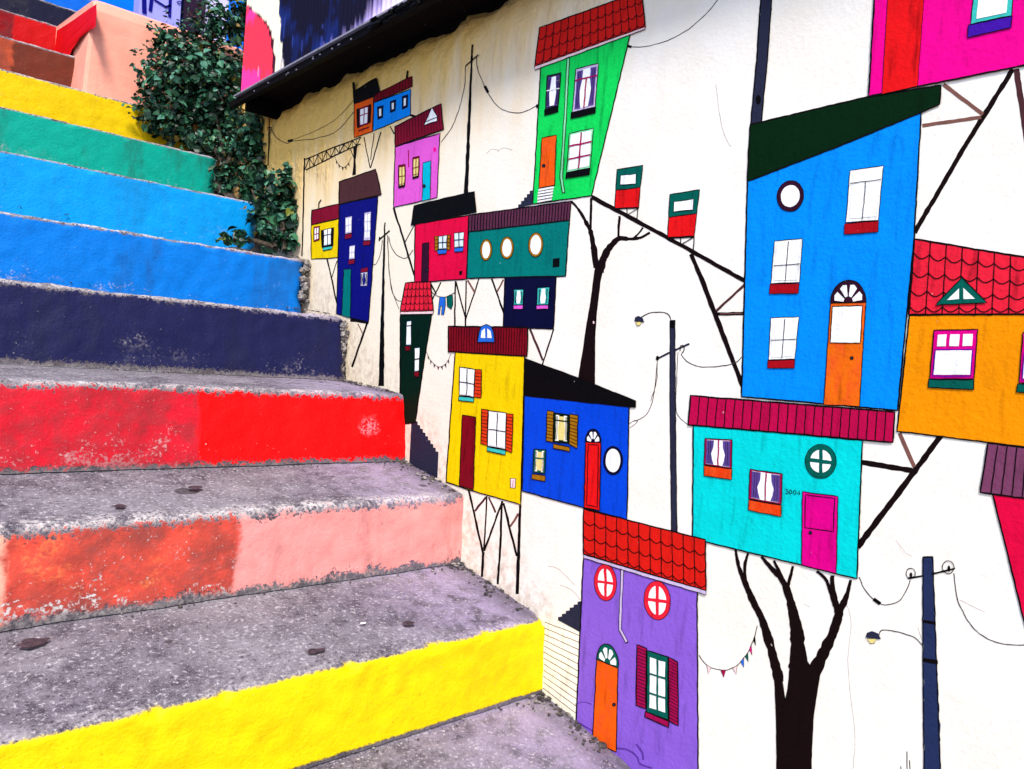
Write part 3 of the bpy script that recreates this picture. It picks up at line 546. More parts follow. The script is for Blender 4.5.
# ---- Z: crimson house at the far right, AA: pole
h = body([(992.6,494),(1075,503),(1075,702),(1047,702),(1021.6,612),(1008.2,556)], 'crimson', 'crimson painted house with a mauve roof cut by the right edge', ow=1.8, base=4)
roof(h, [(988,443),(1075,453.5),(1075,505),(980.2,492.4)], 'mauve', 'rib', 9, base=6, lw=1.2, ow=1.8)
pole('dark blue painted street lamp pole at the bottom right', [(927.8,557.4),(928.6,600),(930,660),(931.6,720),(933.4,810)], [9.6,11,13,15,17], 'pole_blue', lambda A: (
    A.line([(922.9,557.2),(922.8,660),(924.4,810)], 1.2, 'ink', 2), A.line([(932.8,557.2),(936.4,660),(942,810)], 1.2, 'ink', 2), A.line([(922.6,557),(933,557)], 1.4, 'ink', 2), A.poly([(922.8,619.5),(935.2,622),(935.4,625),(922.8,622.6)], 'ink', 2), A.poly([(922.6,657.6),(937.6,660),(938,664.4),(922.6,661.6)], 'ink', 2),
    A.line([(907.8,578.4),(924,575.6)], 1.8, 'ink', 1), A.line([(932,573.8),(955,568.6)], 1.8, 'ink', 1),
    A.line([(910.8+4.8*math.cos(t*.4), 573.4+5.2*math.sin(t*.4)) for t in range(16)], .8, 'ink', 2, True), A.line([(948.2+5.8*math.cos(t*.4), 567.2+6.4*math.sin(t*.4)) for t in range(16)], .8, 'ink', 2, True), A.oval((911,575),1.4,2.8,'ink',2,n=10), A.oval((949,568.6),1.5,3.2,'ink',2,n=10),
    A.line(curve([(910.4,580),(906,591),(898.5,601.5),(886,605),(879,603),(871,597),(864,588),(859,577)]), .9, 'wire', 0), A.line([(873.4,598.8),(880.4,604)], 3.4, 'black', 1),
    A.line(curve([(953.9,573),(956.5,594.5),(962,610),(970.6,624.4),(981,634.5),(993.4,641),(1012.7,645),(1045,644)]), .9, 'wire', 0),
    A.line(curve([(922,645),(917,639.4),(910.8,635.8),(898,632),(886,630),(881,631),(879,635)]), .9, 'wire', 0), lamp(A, (872.6,637), 7, 6)))
strokes('painted_antenna', None, [([(907,751.4),(907.2,785)],1),([(909.8,760),(910,785)],.9),([(901,766),(901,785)],.8),([(904.4,770),(904.4,785)],.8)])

# ================================================================== THE STAIRS
def step_material(name, cl, cr, split, h, wear=.5, dirt=.5, strip=None, edge_pale=.5, endchip=0, lil=.5, scuff=None):
    """paint on the riser, bare concrete on the tread; the paint wears off along the nosing and the foot"""
    n = N(name); tc = n.new('ShaderNodeTexCoord').outputs['Object']; sx = n.new('ShaderNodeSeparateXYZ'); n.link(tc, sx.inputs[0])
    X, Y, Z = sx.outputs; pos = n.new('ShaderNodeNewGeometry').outputs['Position']
    big = n.noise(pos, 4, 4, .6); mid = n.noise(pos, 22, 5, .65); fine = n.noise(pos, 130, 4, .7); grain = n.noise(pos, 420, 2, .6)
    # concrete
    c = n.mix(n.ramp(mid, .3, .7), (.058,.046,.062), (.175,.152,.182))
    c = n.mix(n.math('MULTIPLY', n.ramp(big, .42, .62), .5), c, (.25,.225,.25))
    c = n.mix(n.math('MULTIPLY', n.ramp(fine, .56, .66), .85), c, (.46,.43,.45))
    c = n.mix(n.math('MULTIPLY', n.ramp(fine, .44, .34), .85), c, (.022,.018,.024))
    c = n.mix(n.math('MULTIPLY', n.ramp(grain, .55, .7), .5), c, (.4,.37,.39))
    wl = n.math('MULTIPLY', n.ramp(X, -.50, -.03), n.ramp(mid, .25, .62))
    c = n.mix(n.math('MULTIPLY', wl, lil*1.1), c, (.34,.26,.43))            # faded lilac overspill near the wall
    sp = n.noise(pos, 11, 2, .4); c = n.mix(n.math('MULTIPLY', n.ramp(sp, .70, .74), .8), c, (.035,.025,.03))
    nose = n.math('MULTIPLY', n.math('MULTIPLY', n.ramp(Y, .05, .0), n.ramp(mid, .36, .56)), n.ramp(fine, .40, .58)); c = n.mix(n.math('MULTIPLY', nose, edge_pale), c, (.60,.55,.53))
    foot = n.math('MULTIPLY', n.ramp(X, -.10, -.005), n.ramp(mid, .36, .55)); c = n.mix(n.math('MULTIPLY', foot, .75), c, (.05,.042,.045))
    # paint
    pl = n.mix(n.ramp(mid, .35, .65), cl, tuple(v*.62+.012 for v in cl)); pr = n.mix(n.ramp(mid, .3, .75), cr, tuple(v*.86 for v in cr))
    sm = n.noise(n.mapped(pos, (7, 7, 2)), 1, 5, .7)
    pl = n.mix(n.math('MULTIPLY', n.ramp(sm, .46, .68), .75*dirt), pl, tuple(v*.22+.02 for v in cl))
    pl = n.mix(n.math('MULTIPLY', n.ramp(fine, .62, .72), .5*dirt), pl, (.6,.5,.48))
    pr = n.mix(n.math('MULTIPLY', n.ramp(sm, .48, .70), min(.9, .62*dirt)), pr, tuple(v*.30+.012 for v in cr))
    pr = n.mix(n.math('MULTIPLY', n.ramp(fine, .37, .30), .5), pr, tuple(v*.3 for v in cr)); pr = n.mix(n.math('MULTIPLY', n.ramp(grain, .60, .74), .22), pr, tuple(min(.85, v*1.1+.05) for v in cr))
    sxn = n.math('ADD', X, n.math('MULTIPLY', n.math('SUBTRACT', mid, .5), .05))
    s0 = (split-1)*S
    ma = n.noise(n.mapped(pos, (6, 6, 9)), 1, 6, .75)
    if dirt > .6 and split > 0: pl = n.mix(n.math('MULTIPLY', n.ramp(ma, .47, .60), .62), pl, tuple(v*.30+.035 for v in cl)); pl = n.mix(n.math('MULTIPLY', n.math('MULTIPLY', n.ramp(ma, .45, .34), n.ramp(fine, .42, .56)), .45), pl, (.74,.20,.06))
    p = n.mix(n.ramp(sxn, s0-.008, s0+.008), pl, pr)
    if strip: z0 = (strip[0]-1)*S; p = n.mix(n.ramp(sxn, z0+.008, z0-.008), p, strip[1])
    dz = n.math('MULTIPLY', Z, -1)
    if scuff:
        du = n.math('SUBTRACT', X, (scuff[0]-1)*S); dv = n.math('SUBTRACT', dz, scuff[1]*S)
        dd = n.math('SQRT', n.math('ADD', n.math('MULTIPLY', du, du), n.math('MULTIPLY', dv, dv)))
        dd = n.math('ADD', dd, n.math('MULTIPLY', n.math('SUBTRACT', mid, .5), .10)); dd = n.math('ADD', dd, n.math('MULTIPLY', n.math('SUBTRACT', fine, .5), .14))
        p = n.mix(n.math('MULTIPLY', n.math('MULTIPLY', n.ramp(dd, scuff[2]*S*.95, scuff[2]*S*.5), n.ramp(fine, .47, .54)), .55), p, (.75,.30,.36))
    jag = n.math('ADD', n.math('MULTIPLY', n.math('SUBTRACT', mid, .5), .035*wear*2), n.math('MULTIPLY', n.math('SUBTRACT', fine, .5), .05*wear*2))
    top = n.ramp(n.math('ADD', dz, jag), .001+.014*wear, .005+.019*wear)
    bot = n.ramp(n.math('ADD', n.math('SUBTRACT', h*S, dz), jag), .004+.008*dirt, .008+.012*dirt)
    path = n.ramp(big, .4, .6)
    wearm = n.ramp(n.math('ADD', fine, n.math('MULTIPLY', n.ramp(dz, h*S*.55, h*S), .10*dirt)), .76, .70)
    mott = n.noise(n.mapped(pos, (5, 5, 9)), 1, 6, .72)
    left = n.ramp(sxn, s0+.008, s0-.008) if split > 0 else n.ramp(big, .5, .8)
    low = n.math('ADD', n.math('MULTIPLY', n.ramp(dz, h*S*.35, h*S), .11), .0)
    chips = n.ramp(n.math('ADD', n.math('ADD', n.math('MULTIPLY', mott, .55), n.math('MULTIPLY', fine, .45)), low), .66, .60)
    chips = n.math('SUBTRACT', 1.0, n.math('MULTIPLY', n.math('MULTIPLY', n.math('SUBTRACT', 1.0, chips), left), min(1, dirt*1.2)))
    mask = n.math('MULTIPLY', n.math('MULTIPLY', n.math('MULTIPLY', top, bot), wearm), chips)
    if endchip: mask = n.math('MULTIPLY', mask, n.ramp(n.math('ADD', X, n.math('MULTIPLY', jag, 1.2)), endchip+.012, endchip-.004))
    onr = n.ramp(Y, .03, .012); mask = n.math('MULTIPLY', mask, onr)
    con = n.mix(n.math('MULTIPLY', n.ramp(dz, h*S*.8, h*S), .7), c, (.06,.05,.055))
    n.link(n.mix(mask, con, p), n.b.inputs['Base Color'])
    r = n.new('ShaderNodeMapRange'); n.link(mask, r.inputs[0]); r.inputs[3].default_value = .85; r.inputs[4].default_value = .5; n.link(r.outputs[0], n.b.inputs['Roughness'])
    n.b.inputs['Specular IOR Level'].default_value = .12
    o = n.bump(mid, .22, .014); o = n.bump(fine, .42, .004, o)
    o2 = n.bump(mask, .35, .004, o); n.link(o2, n.b.inputs['Normal']); return n.m
def lc(*c): return tuple(min(.80, v*.76) for v in lin(c))
def disp(p, amp):
    q = Vector(p)
    return Vector((noise.noise(q*9), noise.noise(q*9+Vector((31,0,0))), noise.noise(q*9+Vector((0,17,0)))))*amp*.7 + Vector((noise.noise(q*38), noise.noise(q*38+Vector((13,0,0))), noise.noise(q*38+Vector((0,7,0)))))*amp*.55
XL = -1.5
def make_step(root, lab, rl, yt, zt, yb, zb, y2, z2, x1, mat, amp=.0045, r=.013, name='step', chip=1.0, endround=0):
    xs = [XL+i*.05 for i in range(int((-.05-XL)/.05)+1)]; x = xs[-1]
    while x < x1-.008: x += .0065; xs.append(x)
    xs[-1] = x1
    if endround: xs += [x1]
    pr = [(yb+(yt-yb)*t, zb+(zt-r-zb)*t) for t in [i/14 for i in range(15)]]
    pr += [(yt+r*(1-math.cos(k)), zt-r+r*math.sin(k)) for k in (.25,.5,.8)]; cut = len(pr)
    pr += [(yt+r*(1-math.cos(k)), zt-r+r*math.sin(k)) for k in (1.1,1.35,1.57)]
    L = y2-yt-r; pr += [(yt+r+L*t, zt+(z2-zt)*t) for t in [(i/26)**1.15 for i in range(1, 27)]]
    def V(x, i):
        y, z = pr[i]; p = Vector((x, y, z)); d_ = disp(p, amp)
        if abs(i-cut) < 4:                                    # chipped nosing
            q = noise.noise(Vector((x*22, zt*7, 1)))+.7*noise.noise(Vector((x*60, zt*7, 4)))
            c_ = max(0, q-.25)*.011*chip; d_ += Vector((0, c_, -c_*.8))
        if i < 3 or i > len(pr)-3: d_ *= .4
        e = max(0, (x-(x1-.03))/.03)*endround
        d_ += Vector((0, e*e*.02, -e*e*.012*(1 if i > cut-3 else 0)))
        if endround and x > x1-.03: d_ += Vector((noise.noise(Vector((y*30, z*30, 3)))*.012, 0, 0))
        return W(p+d_)
    org = W((1, yt, zt))
    def grid(i0, i1, nm, par, label=None, cap=False):
        v = [V(x, i) for x in xs for i in range(i0, i1)]; m = i1-i0; f = []
        for a_ in range(len(xs)-1):
            for j in range(m-1): f.append([a_*m+j, (a_+1)*m+j, (a_+1)*m+j+1, a_*m+j+1])
        if cap:
            k = len(v); n_ = len(xs)-1
            v += [V(xs[-1], i) for i in range(len(pr))]+[W((xs[-1], y2, zb-.1)), W((xs[-1], yb, zb-.1))]
            f.append(list(range(k, len(v))))
        o = link_mesh(nm, v, f, [mat], None, par, org, True); return props(o, label)
    t = grid(cut-1, len(pr), name, root, lab, True)
    grid(0, cut, 'riser', t, rl); return t
ST = empty('staircase', W((.3, .97, -.62)), label='steep concrete staircase with every riser painted a different bright colour', category='stairs')
#      label, riser label, y top, z top, y base, z base, x end, left colour, right colour, split, wear, dirt, ...
steps = [
 ('bare grey concrete step at the bottom', None, .66, -.668, .66, -.80, 1.0, (96,90,98), (100,94,100), .5, .5, .5, {}),
 ('step with a clean bright yellow riser at the front', 'bright yellow riser', .981, -.474, .972, -.612, .999, (255,222,0), (255,222,0), .1, .12, .10, dict(edge_pale=.30)),
 ('step with a half coral, half pale pink riser', 'coral and pale pink riser', 1.253, -.289, 1.245, -.436, .999, (236,84,66), (255,164,158), .513, .8, .9, dict(strip=(.178,(.8,.36,.26)), edge_pale=.85)),
 ('step with a red riser, faded on its left half', 'red riser', 1.509, -.095, 1.486, -.252, .999, (222,24,46), (255,4,8), .52, .6, .34, dict(edge_pale=.7, scuff=(.905,.075,.030))),
 ('step with a dark navy riser and a broken right end', 'dark navy riser', 1.799, .086, 1.772, -.082, .992, (28,30,76), (28,30,76), -3, .55, .6, dict(edge_pale=.8, endchip=-.016)),
 ('step with a mid blue riser, upper edge chipped at the wall', 'mid blue riser', 2.045, .248, 2.045, .107, .985, (0,130,234), (0,130,234), -3, .3, .8, dict(edge_pale=.95)),
 ('step with a light azure riser behind the ivy clump', 'light azure riser', 2.33, .436, 2.33, .302, .95, (0,168,255), (0,168,255), -3, .2, .45, dict(edge_pale=.55)),
 ('step with a sea green riser beside the bush', 'sea green riser', 2.61, .611, 2.61, .494, .912, (0,178,156), (0,178,156), -3, .2, 1.3, dict(edge_pale=.6)),
 ('step with a golden yellow riser running into the bush', 'golden yellow riser', 2.89, .793, 2.89, .686, .9, (252,208,0), (255,214,0), -3, .25, .35, dict(edge_pale=.7)),
 ('step with a rusty brown riser beside the pink parapet', 'rusty brown riser', 3.17, .981, 3.17, .875, .9, (214,88,48), (122,54,36), .385, .3, .6, dict(edge_pale=.7)),
 ('step with a deep red riser near the top', 'deep red riser', 3.47, 1.172, 3.47, 1.065, .575, (150,6,16), (214,10,14), .42, .3, .5, dict(edge_pale=.7)),
 ('step with a blackish navy riser at the top', 'blackish navy riser', 3.75, 1.353, 3.75, 1.23, 1.0, (28,26,52), (26,26,54), .5, .3, .3, dict(edge_pale=.7)),
 ('topmost step with a strong blue riser', 'strong blue riser', 4.06, 1.54, 4.06, 1.41, 1.0, (0,92,206), (0,110,226), .5, .3, .4, dict(edge_pale=.5)),
]
for i, s_ in enumerate(steps):
    lab, rl, yt, zt, yb, zb, x1, cl, cr, split, wear, dirt, kw = s_
    y2, z2 = (steps[i+1][4], steps[i+1][5]-(.035 if i >= 4 else 0)) if i+1 < len(steps) else (4.6, 1.6)
    if i >= 5: zb -= .035
    m = step_material('step_concrete', lc(*cl), lc(*cr), split, zt-zb, wear, dirt, **kw)
    make_step(ST, lab, rl, yt, zt, yb, zb, y2+.01, z2-.001, x1, m, amp=.0042 if i < 6 else .0025, r=.013 if i < 5 else .006, chip=1.0 if i < 6 else .5, endround=1 if i in (4,5,6,7) else 0)

# ------------------------------------------------------------------ ground, soil and dirt
def earth(name, c0, c1, sc_=30):
    n = N(name); pos = n.new('ShaderNodeNewGeometry').outputs['Position']
    f = n.noise(pos, sc_, 6, .7); n.link(n.mix(n.ramp(f, .35, .65), c0, c1), n.b.inputs['Base Color']); n.b.inputs['Roughness'].default_value = .9
    n.link(n.bump(f, .8, .02), n.b.inputs['Normal']); return n.m
dirt_m = earth('dark_dirt', (.02,.016,.016), (.11,.09,.085), 60)
conc_m = earth('ground_concrete', (.10,.095,.10), (.24,.23,.24), 12)
props(link_mesh('ground', [(-300,-300,0),(300,-300,0),(300,300,0),(-300,300,0)], [[0,1,2,3]], [conc_m]), 'grey concrete ground below the stairs', kind='structure')
# lower flight under the viewer's feet
low = []
v, f = [], []
for k, (y0, y1, z) in enumerate(((.34,.66,-.80),(.02,.35,-.95),(-.3,.03,-1.10))):
    pts = [W(p) for p in ((XL,y0,z),(1,y0,z),(1,y1,z),(XL,y1,z),(XL,y0,z-.3),(1,y0,z-.3))]; b_ = len(v); v += pts
    f += [[b_,b_+1,b_+2,b_+3],[b_+4,b_+5,b_+1,b_]]
props(link_mesh('lower_steps', v, f, [conc_m]), 'plain grey lower steps below the bottom tread', kind='structure')
# earth strip between the upper steps and the wall
v, f = [], []
ys = [2.10+i*.03 for i in range(30)]
for y in ys:
    for j in range(7):
        x = .86+j*.024; z = .13+(y-2.05)*.64-.02+.012*noise.noise(Vector((x*40, y*20, 0))); v.append(W((x, y, z)))
for i in range(len(ys)-1):
    for j in range(6): f.append([i*7+j, i*7+j+1, i*7+8+j, i*7+7+j])
props(link_mesh('soil', v, f, [dirt_m]), 'dark soil strip between the upper steps and the wall', kind='structure')
# clods, chips and grit lying where steps meet the wall
def lump(V_, F_, c, r, seed):
    bm = bmesh.new(); bmesh.ops.create_icosphere(bm, subdivisions=1, radius=1); k = len(V_)
    for q in bm.verts: V_.append(W(Vector(c)+Vector((q.co.x*r[0], q.co.y*r[1], q.co.z*r[2]))*(1+.5*noise.noise(q.co*1.7+Vector((seed, 0, 0))))))
    for q in bm.faces: F_.append([k+z.index for z in q.verts])
    bm.free()
pale_m = earth('broken_mortar', (.05,.042,.045), (.42,.38,.36), 70)
rnd = random.Random(3); v, f, fm = [], [], []
def tread_z(i, y):
    a0 = steps[i]; a1 = steps[i+1]; return a0[3]+(a1[5]-a0[3])*max(0, min(1, (y-a0[2])/(a1[4]-a0[2])))
for i in range(0, 6):
    y0, y1 = steps[i][2], steps[i+1][4]
    if i == 0: y0 = .78
    for k in range(110 if i < 4 else 40):
        if k % 2: x, y = 1-abs(rnd.gauss(0, .022))-.001, rnd.uniform(y0+.02, y1)
        elif k % 4: x, y = 1-abs(rnd.gauss(0, .05)), y1-abs(rnd.gauss(0, .02))
        else: x, y = rnd.uniform(.3, 1), y1-abs(rnd.gauss(0, .012))
        r = (rnd.uniform(.0007, .0026) if rnd.random() < .93 else rnd.uniform(.003,.005))*(1.3 if x > .96 else .8); n0 = len(f)
        lump(v, f, (min(x, .998), y, tread_z(i, y)+r*.2), (r*1.3, r*1.3, r*.7), rnd.random()*50); fm += [1 if rnd.random() < .3 else 0]*(len(f)-n0)
props(link_mesh('dirt', v, f, [dirt_m, pale_m], fm), 'dark dirt and grit gathered where the steps meet the wall', kind='stuff')
def rubble(label, spots, i):
    v, f = [], []
    for (x, y, z, r) in spots: lump(v, f, (x, y, z), (r, r*.9, r*.85), x*40+y*13+z*7)
    return props(link_mesh('broken_mortar', v, f, [pale_m], smooth=False), label, 'rubble')
E1 = on_y(350, 330, 1.80); rr = random.Random(11)
rubble('broken mortar lumps on the right end of the navy step', [(.990+rr.uniform(-.012,.008), 1.80+rr.uniform(-.004,.012), rr.uniform(-.06,.075), rr.choice((.003,.004,.005,.007,.011))) for _ in range(70)], 4)
rubble('broken mortar lumps on the right end of the mid blue step', [(.987+rr.uniform(-.016,.01), 2.05+rr.uniform(-.01,.02), rr.uniform(.12,.25), rr.choice((.003,.004,.005,.007,.012))) for _ in range(70)], 5)
# flattened stains on the treads
def blot(label, px, py, i, rx, ry, seed, m, name='stain', cat='stain'):
    r0 = ray(px, py); y = 1.0
    for _ in range(40):
        lo, hi = steps[i][2], steps[i+1][4]
    best = min(((abs((r0*((lo+(hi-lo)*t/400)/r0.y)).z-tread_z(i, lo+(hi-lo)*t/400)), lo+(hi-lo)*t/400) for t in range(401)))[1]
    c = r0*(best/r0.y); v, f = [], []; g = (steps[i+1][5]-steps[i][3])/(steps[i+1][4]-steps[i][2])
    for k in range(22):
        t = k/22*2*math.pi; e = 1+.45*noise.noise(Vector((math.cos(t)*1.3, math.sin(t)*1.3, seed))); x, y = c.x+rx*e*math.cos(t), c.y+ry*e*math.sin(t)
        v.append(W((x, y, tread_z(i, c.y)+g*(y-c.y)+.0034)))
    v.append(W((c.x, c.y, tread_z(i, c.y)+.0046))); f = [[22, k, (k+1) % 22] for k in range(22)]
    return props(link_mesh(name, v, f, [m]), label, cat)
dk = earth('dried_stain', (.03,.012,.02), (.09,.045,.06), 90)
blot('flat maroon-brown dried leaf on the left of the yellow step tread', 33, 645, 1, .019, .012, 2, dk, 'dried_leaf', 'leaf'); blot('small dark dried leaf in the middle of the yellow step tread', 408, 625, 1, .012, .007, 5, dk, 'dried_leaf', 'leaf')
blot('dark dried leaf near the wavy edge of the yellow step tread', 315, 653, 1, .014, .007, 9, dk, 'dried_leaf', 'leaf'); blot('small dark dried leaf on the pink step tread', 195, 489, 2, .012, .009, 12, dk, 'dried_leaf', 'leaf')
blot('dark dried leaf at the left edge of the pink step tread', 120, 508, 2, .008, .008, 14, dk, 'dried_leaf', 'leaf')
blot('tiny white paper scrap on the yellow step tread', 363, 625, 1, .006, .003, 20, M('white'), 'paper_scrap', 'paper')

# ================================================================== ABOVE THE WALL
XC = .9
def sheet_mat():
    n = N('painted_sheet_metal'); at = n.new('ShaderNodeVertexColor', layer_name='paint'); n.link(at.outputs[0], n.b.inputs['Base Color'])
    n.b.inputs['Roughness'].default_value = .55; n.b.inputs['Specular IOR Level'].default_value = .08
    pos = n.new('ShaderNodeNewGeometry').outputs['Position']; n.link(n.bump(n.noise(pos, 60, 4), .25, .004), n.b.inputs['Normal']); return n.m
dark_m = paint('weathered_black', (16,14,16), .3, .6); metal_m = paint('edge_metal', (150,146,160), .3, .35); timber_m = paint('dark_timber', (30,22,20), .3, .8)
SH = empty('corrugated_upper_storey', W((XC, 1.3, .78)), label='corrugated metal upper storey above the mural, painted dark blue with a pink blob', category='building')
def seg(p, q, x): return p[1]+(q[1]-p[1])*(x-p[0])/(q[0]-p[0])
def sheet_colour(y, z):
    x, yy = pix((XC, y, z)); n1 = noise.noise(Vector((y*90, z*3, 0))); n2 = noise.fractal(Vector((y*7, z*7, 4)), 1, 2, 4); n3 = noise.noise(Vector((y*160, z*6, 8)))
    wob_ = 1.2*noise.noise(Vector((y*20, z*40, 2)))
    nb = 278.6+wob_ + max(0, yy)*.075                              # white to navy border
    ol = [(246,-30),(248.7,5),(252,9.5),(259,15),(264,20),(268.7,26),(271,32),(272.6,38),(274.4,56),(275.4,80),(275.6,90)]
    bx = None
    for p, q in zip(ol, ol[1:]):
        if p[1] <= yy <= q[1]: bx = p[0]+(q[0]-p[0])*(yy-p[1])/(q[1]-p[1])
    if bx is None: bx = 246 if yy < -30 else 276
    if yy < 5 : bx = -99
    if x < bx-1.8:
        c = Vector((.80,.035,.075)); k = max(0, min(1, (n2+.25*n1)*2.4+.15+(.5 if x < 246+(yy-50)*.05 else 0)+(.3 if yy > 70 else -.2)))
        c = c.lerp(Vector((.72,.05,.55)), max(0, min(.8, k-.55))); return c.lerp(Vector((.8,.55,.6)), .7 if n3 > .5 and yy > 66 else 0)
    if x < bx+.6: return Vector((.05,.006,.02))
    if x < nb:
        k = 1 if (n1 > .28 and yy > 42+n2*20) else 0; return Vector((.76,.70,.55)).lerp(Vector((.20,.14,.34)), k*.6)
    c = Vector((.004,.003,.016)); c = c.lerp(Vector((.006,.022,.17)), max(0, min(1, n2*1.6+.05+.5*(yy > 35)*n1)))
    li = (x-330)*1.0+ (yy-38)*.9 if True else 0
    k = (x+.79*yy-371+ n1*15+n2*9)/13
    if k > 0: c = c.lerp(Vector((.44,.34,.72)), min(1, k*.8))
    if k > 1.0: c = c.lerp(Vector((.74,.68,.80)), min(1, (k-1.0)*.8))
    if x > 400: c = c.lerp(Vector((.7,.66,.76)), .5)
    if n3 > .56 and yy > 10: c = c.lerp(Vector((.20,.15,.50)), .5)
    if n1 > .6 and n2 > 0: c = c.lerp(Vector((.05,.09,.5)), .5)
    return c
def build_sheet():
    ys = [.1+i*.0042 for i in range(int(2.31/.0042)+1)]; zs = [.782+j*.010 for j in range(92)]; v, f, cols = [], [], []
    for y in ys:
        for z in zs:
            xx = XC+.0034*math.sin(y/.021*2*math.pi); v.append(W((xx, y, z))); cols.append(sheet_colour(y, z))
    m = len(zs)
    for i in range(len(ys)-1):
        for j in range(m-1): f.append([i*m+j, i*m+j+1, (i+1)*m+j+1, (i+1)*m+j])
    o = link_mesh('corrugated_sheet', v, f, [sheet_mat()], None, SH, smooth=True)
    at = o.data.color_attributes.new('paint', 'FLOAT_COLOR', 'POINT')
    for i, c in enumerate(cols): at.data[i].color = (*c, 1)
build_sheet()
def boxmesh(name, lo, hi, m, parent, label=None):
    v = [W((x, y, z)) for x in (lo[0], hi[0]) for y in (lo[1], hi[1]) for z in (lo[2], hi[2])]
    f = [[0,1,3,2],[4,6,7,5],[0,4,5,1],[2,3,7,6],[0,2,6,4],[1,5,7,3]]
    return props(link_mesh(name, v, f, [m], None, parent), label)
boxmesh('side_wall', (.918, 2.412, .735), (1.3, 2.424, 1.7), dark_m, SH)
boxmesh('fascia', (.897, .1, .757), (.915, 2.50, .7745), dark_m, SH)
boxmesh('drip_edge', (.889, .1, .7765), (.9105, 2.45, .7815), metal_m, SH)
boxmesh('soffit', (.917, .1, .792), (1.25, 2.42, .802), timber_m, SH)
boxmesh('beam', (1.035, .1, .70), (1.10, 2.42, .79), timber_m, SH)
# lumps of debris and nail heads along the eave
v, f = [], []
for k in range(14):
    y = rnd.uniform(1.35, 2.35); lump(v, f, (.8955, y, .762+rnd.uniform(-.002,.010)), (.0022, rnd.uniform(.003,.007), .0025), k)
link_mesh('rivet_line', v, f, [metal_m], None, SH)['kind'] = 'stuff'
v, f = [], []
for k in range(60):
    y = rnd.uniform(1.2, 1.62); lump(v, f, (.893+rnd.uniform(-.004,.01), y, .772+rnd.uniform(-.014,.012)), (.006, rnd.uniform(.01,.03), rnd.uniform(.003,.008)), k*3.3)
o = link_mesh('flaking_edge', v, f, [dark_m], None, SH); o['kind'] = 'stuff'

# pink parapet beside the upper steps
def bumped(name, c, var=.2, rough=.6, gain=.9): return paint(name, c, var, rough, gain, False)
pk = bumped('pink_masonry_paint', (255,162,140), .32); rd = bumped('red_masonry_paint', (206,8,14), .25)
def lean(y, z): return .030*max(0, min(1, (z-.83)/.3))*max(0, min(1, 1-(y-2.95)/.58))
def parapet():
    prof = [(2.95,.60),(2.95,1.0),(2.953,1.09),(2.962,1.122),(2.985,1.136),(3.2,1.150),(3.52,1.172),(3.56,1.165),(3.58,1.12),(3.58,.60)]
    bm = bmesh.new(); xs = [.554, .566, .59, .70, .85, 1.0, 1.1]; rows = []
    for i, x in enumerate(xs):
        k = (.010, .002, 0)[i] if i < 3 else 0
        rows.append([bm.verts.new(W((x+lean(y, z)*(1.1-x)/.546, y+(k if y < 3.2 else -k), z-(k*.5 if z > 1 else 0)))) for y, z in prof])
    n_ = len(prof)
    for i in range(len(xs)-1):
        for j in range(n_-1): bm.faces.new((rows[i][j], rows[i+1][j], rows[i+1][j+1], rows[i][j+1]))
    bm.faces.new(rows[0]); bm.faces.new(rows[-1][::-1])
    bmesh.ops.recalc_face_normals(bm, faces=bm.faces); V_ = [q.co.copy() for q in bm.verts]; bm.verts.index_update(); F_ = [[q.index for q in fc.verts] for fc in bm.faces]; bm.free()
    o = props(link_mesh('parapet', V_, F_, [pk]), 'low salmon pink parapet block between the brown step and the bush', 'parapet')
    edge = [(54.5,52),(57,30.5),(75,19),(90,8),(96.5,4),(96.6,14),(95.6,27),(90,30),(85,34),(80,38),(76,44),(72,50),(69,57),(66,60)]
    pts = []
    for x, y in dense(edge, True, 3):
        x += .5*noise.noise(Vector((x*.3, y*.3, 0))); X = .57
        for _ in range(12): q = on_x(x, y, X); X = .5520+lean(q.y, q.z)
        pts.append(on_x(x, y, X))
    pts = [p if p.y < 3.57 else Vector((p.x, 3.57, p.z)) for p in pts]
    vv = [W(p) for p in pts]; t = geometry.tessellate_polygon([[Vector((-q.y, q.z, 0)) for q in vv]])
    props(link_mesh('red_side', vv, [list(q) for q in t], [rd], None, o), 'deep red painted side of the parapet')
parapet()
# far painted walls
lil = bumped('lilac_wall_paint', (150,150,226), .2); bl = bumped('blue_wall_paint', (0,112,228), .2)
G = props(link_mesh('graffiti_wall', [W(p) for p in ((.965,3.95,1.2),(1.15,3.95,1.2),(1.15,3.95,2.4),(.965,3.95,2.4),(.965,4.05,1.2),(1.15,4.05,1.2),(1.15,4.05,2.4),(.965,4.05,2.4))], [[0,1,2,3],[4,7,6,5],[0,4,5,1],[3,2,6,7],[0,3,7,4],[1,5,6,2]], [lil]), 'lilac blue wall with dark graffiti strokes behind the pink parapet', 'wall')
v, f = [], []
def gstroke(pts, wd):
    p = [on_y(x, y, 3.946) for x, y in pts]
    for A_, B_ in zip(p, p[1:]):
        d_ = (B_-A_).normalized(); n_ = Vector((d_.z, 0, -d_.x))*wd/2; A2, B2 = A_-d_*wd*.4, B_+d_*wd*.4; k = len(v); v.extend(W(q) for q in (A2-n_, A2+n_, B2+n_, B2-n_)); f.append([k, k+1, k+2, k+3])
for pts, wd in (([(152,-4),(150.4,10)],.016),([(155,0),(166,7),(170,5.6)],.010),([(170.4,-3),(169.6,16)],.014),([(177,2),(180,1),(182,3),(179.6,4.4),(177,2)],.004),([(144,-6),(144.4,12)],.02)): gstroke(pts, wd)
link_mesh('graffiti', v, f, [M('indigo')], None, G)
def slab(name, lo, hi, m, label, cat):
    o = boxmesh(name, lo, hi, m, None); return props(o, label, cat)
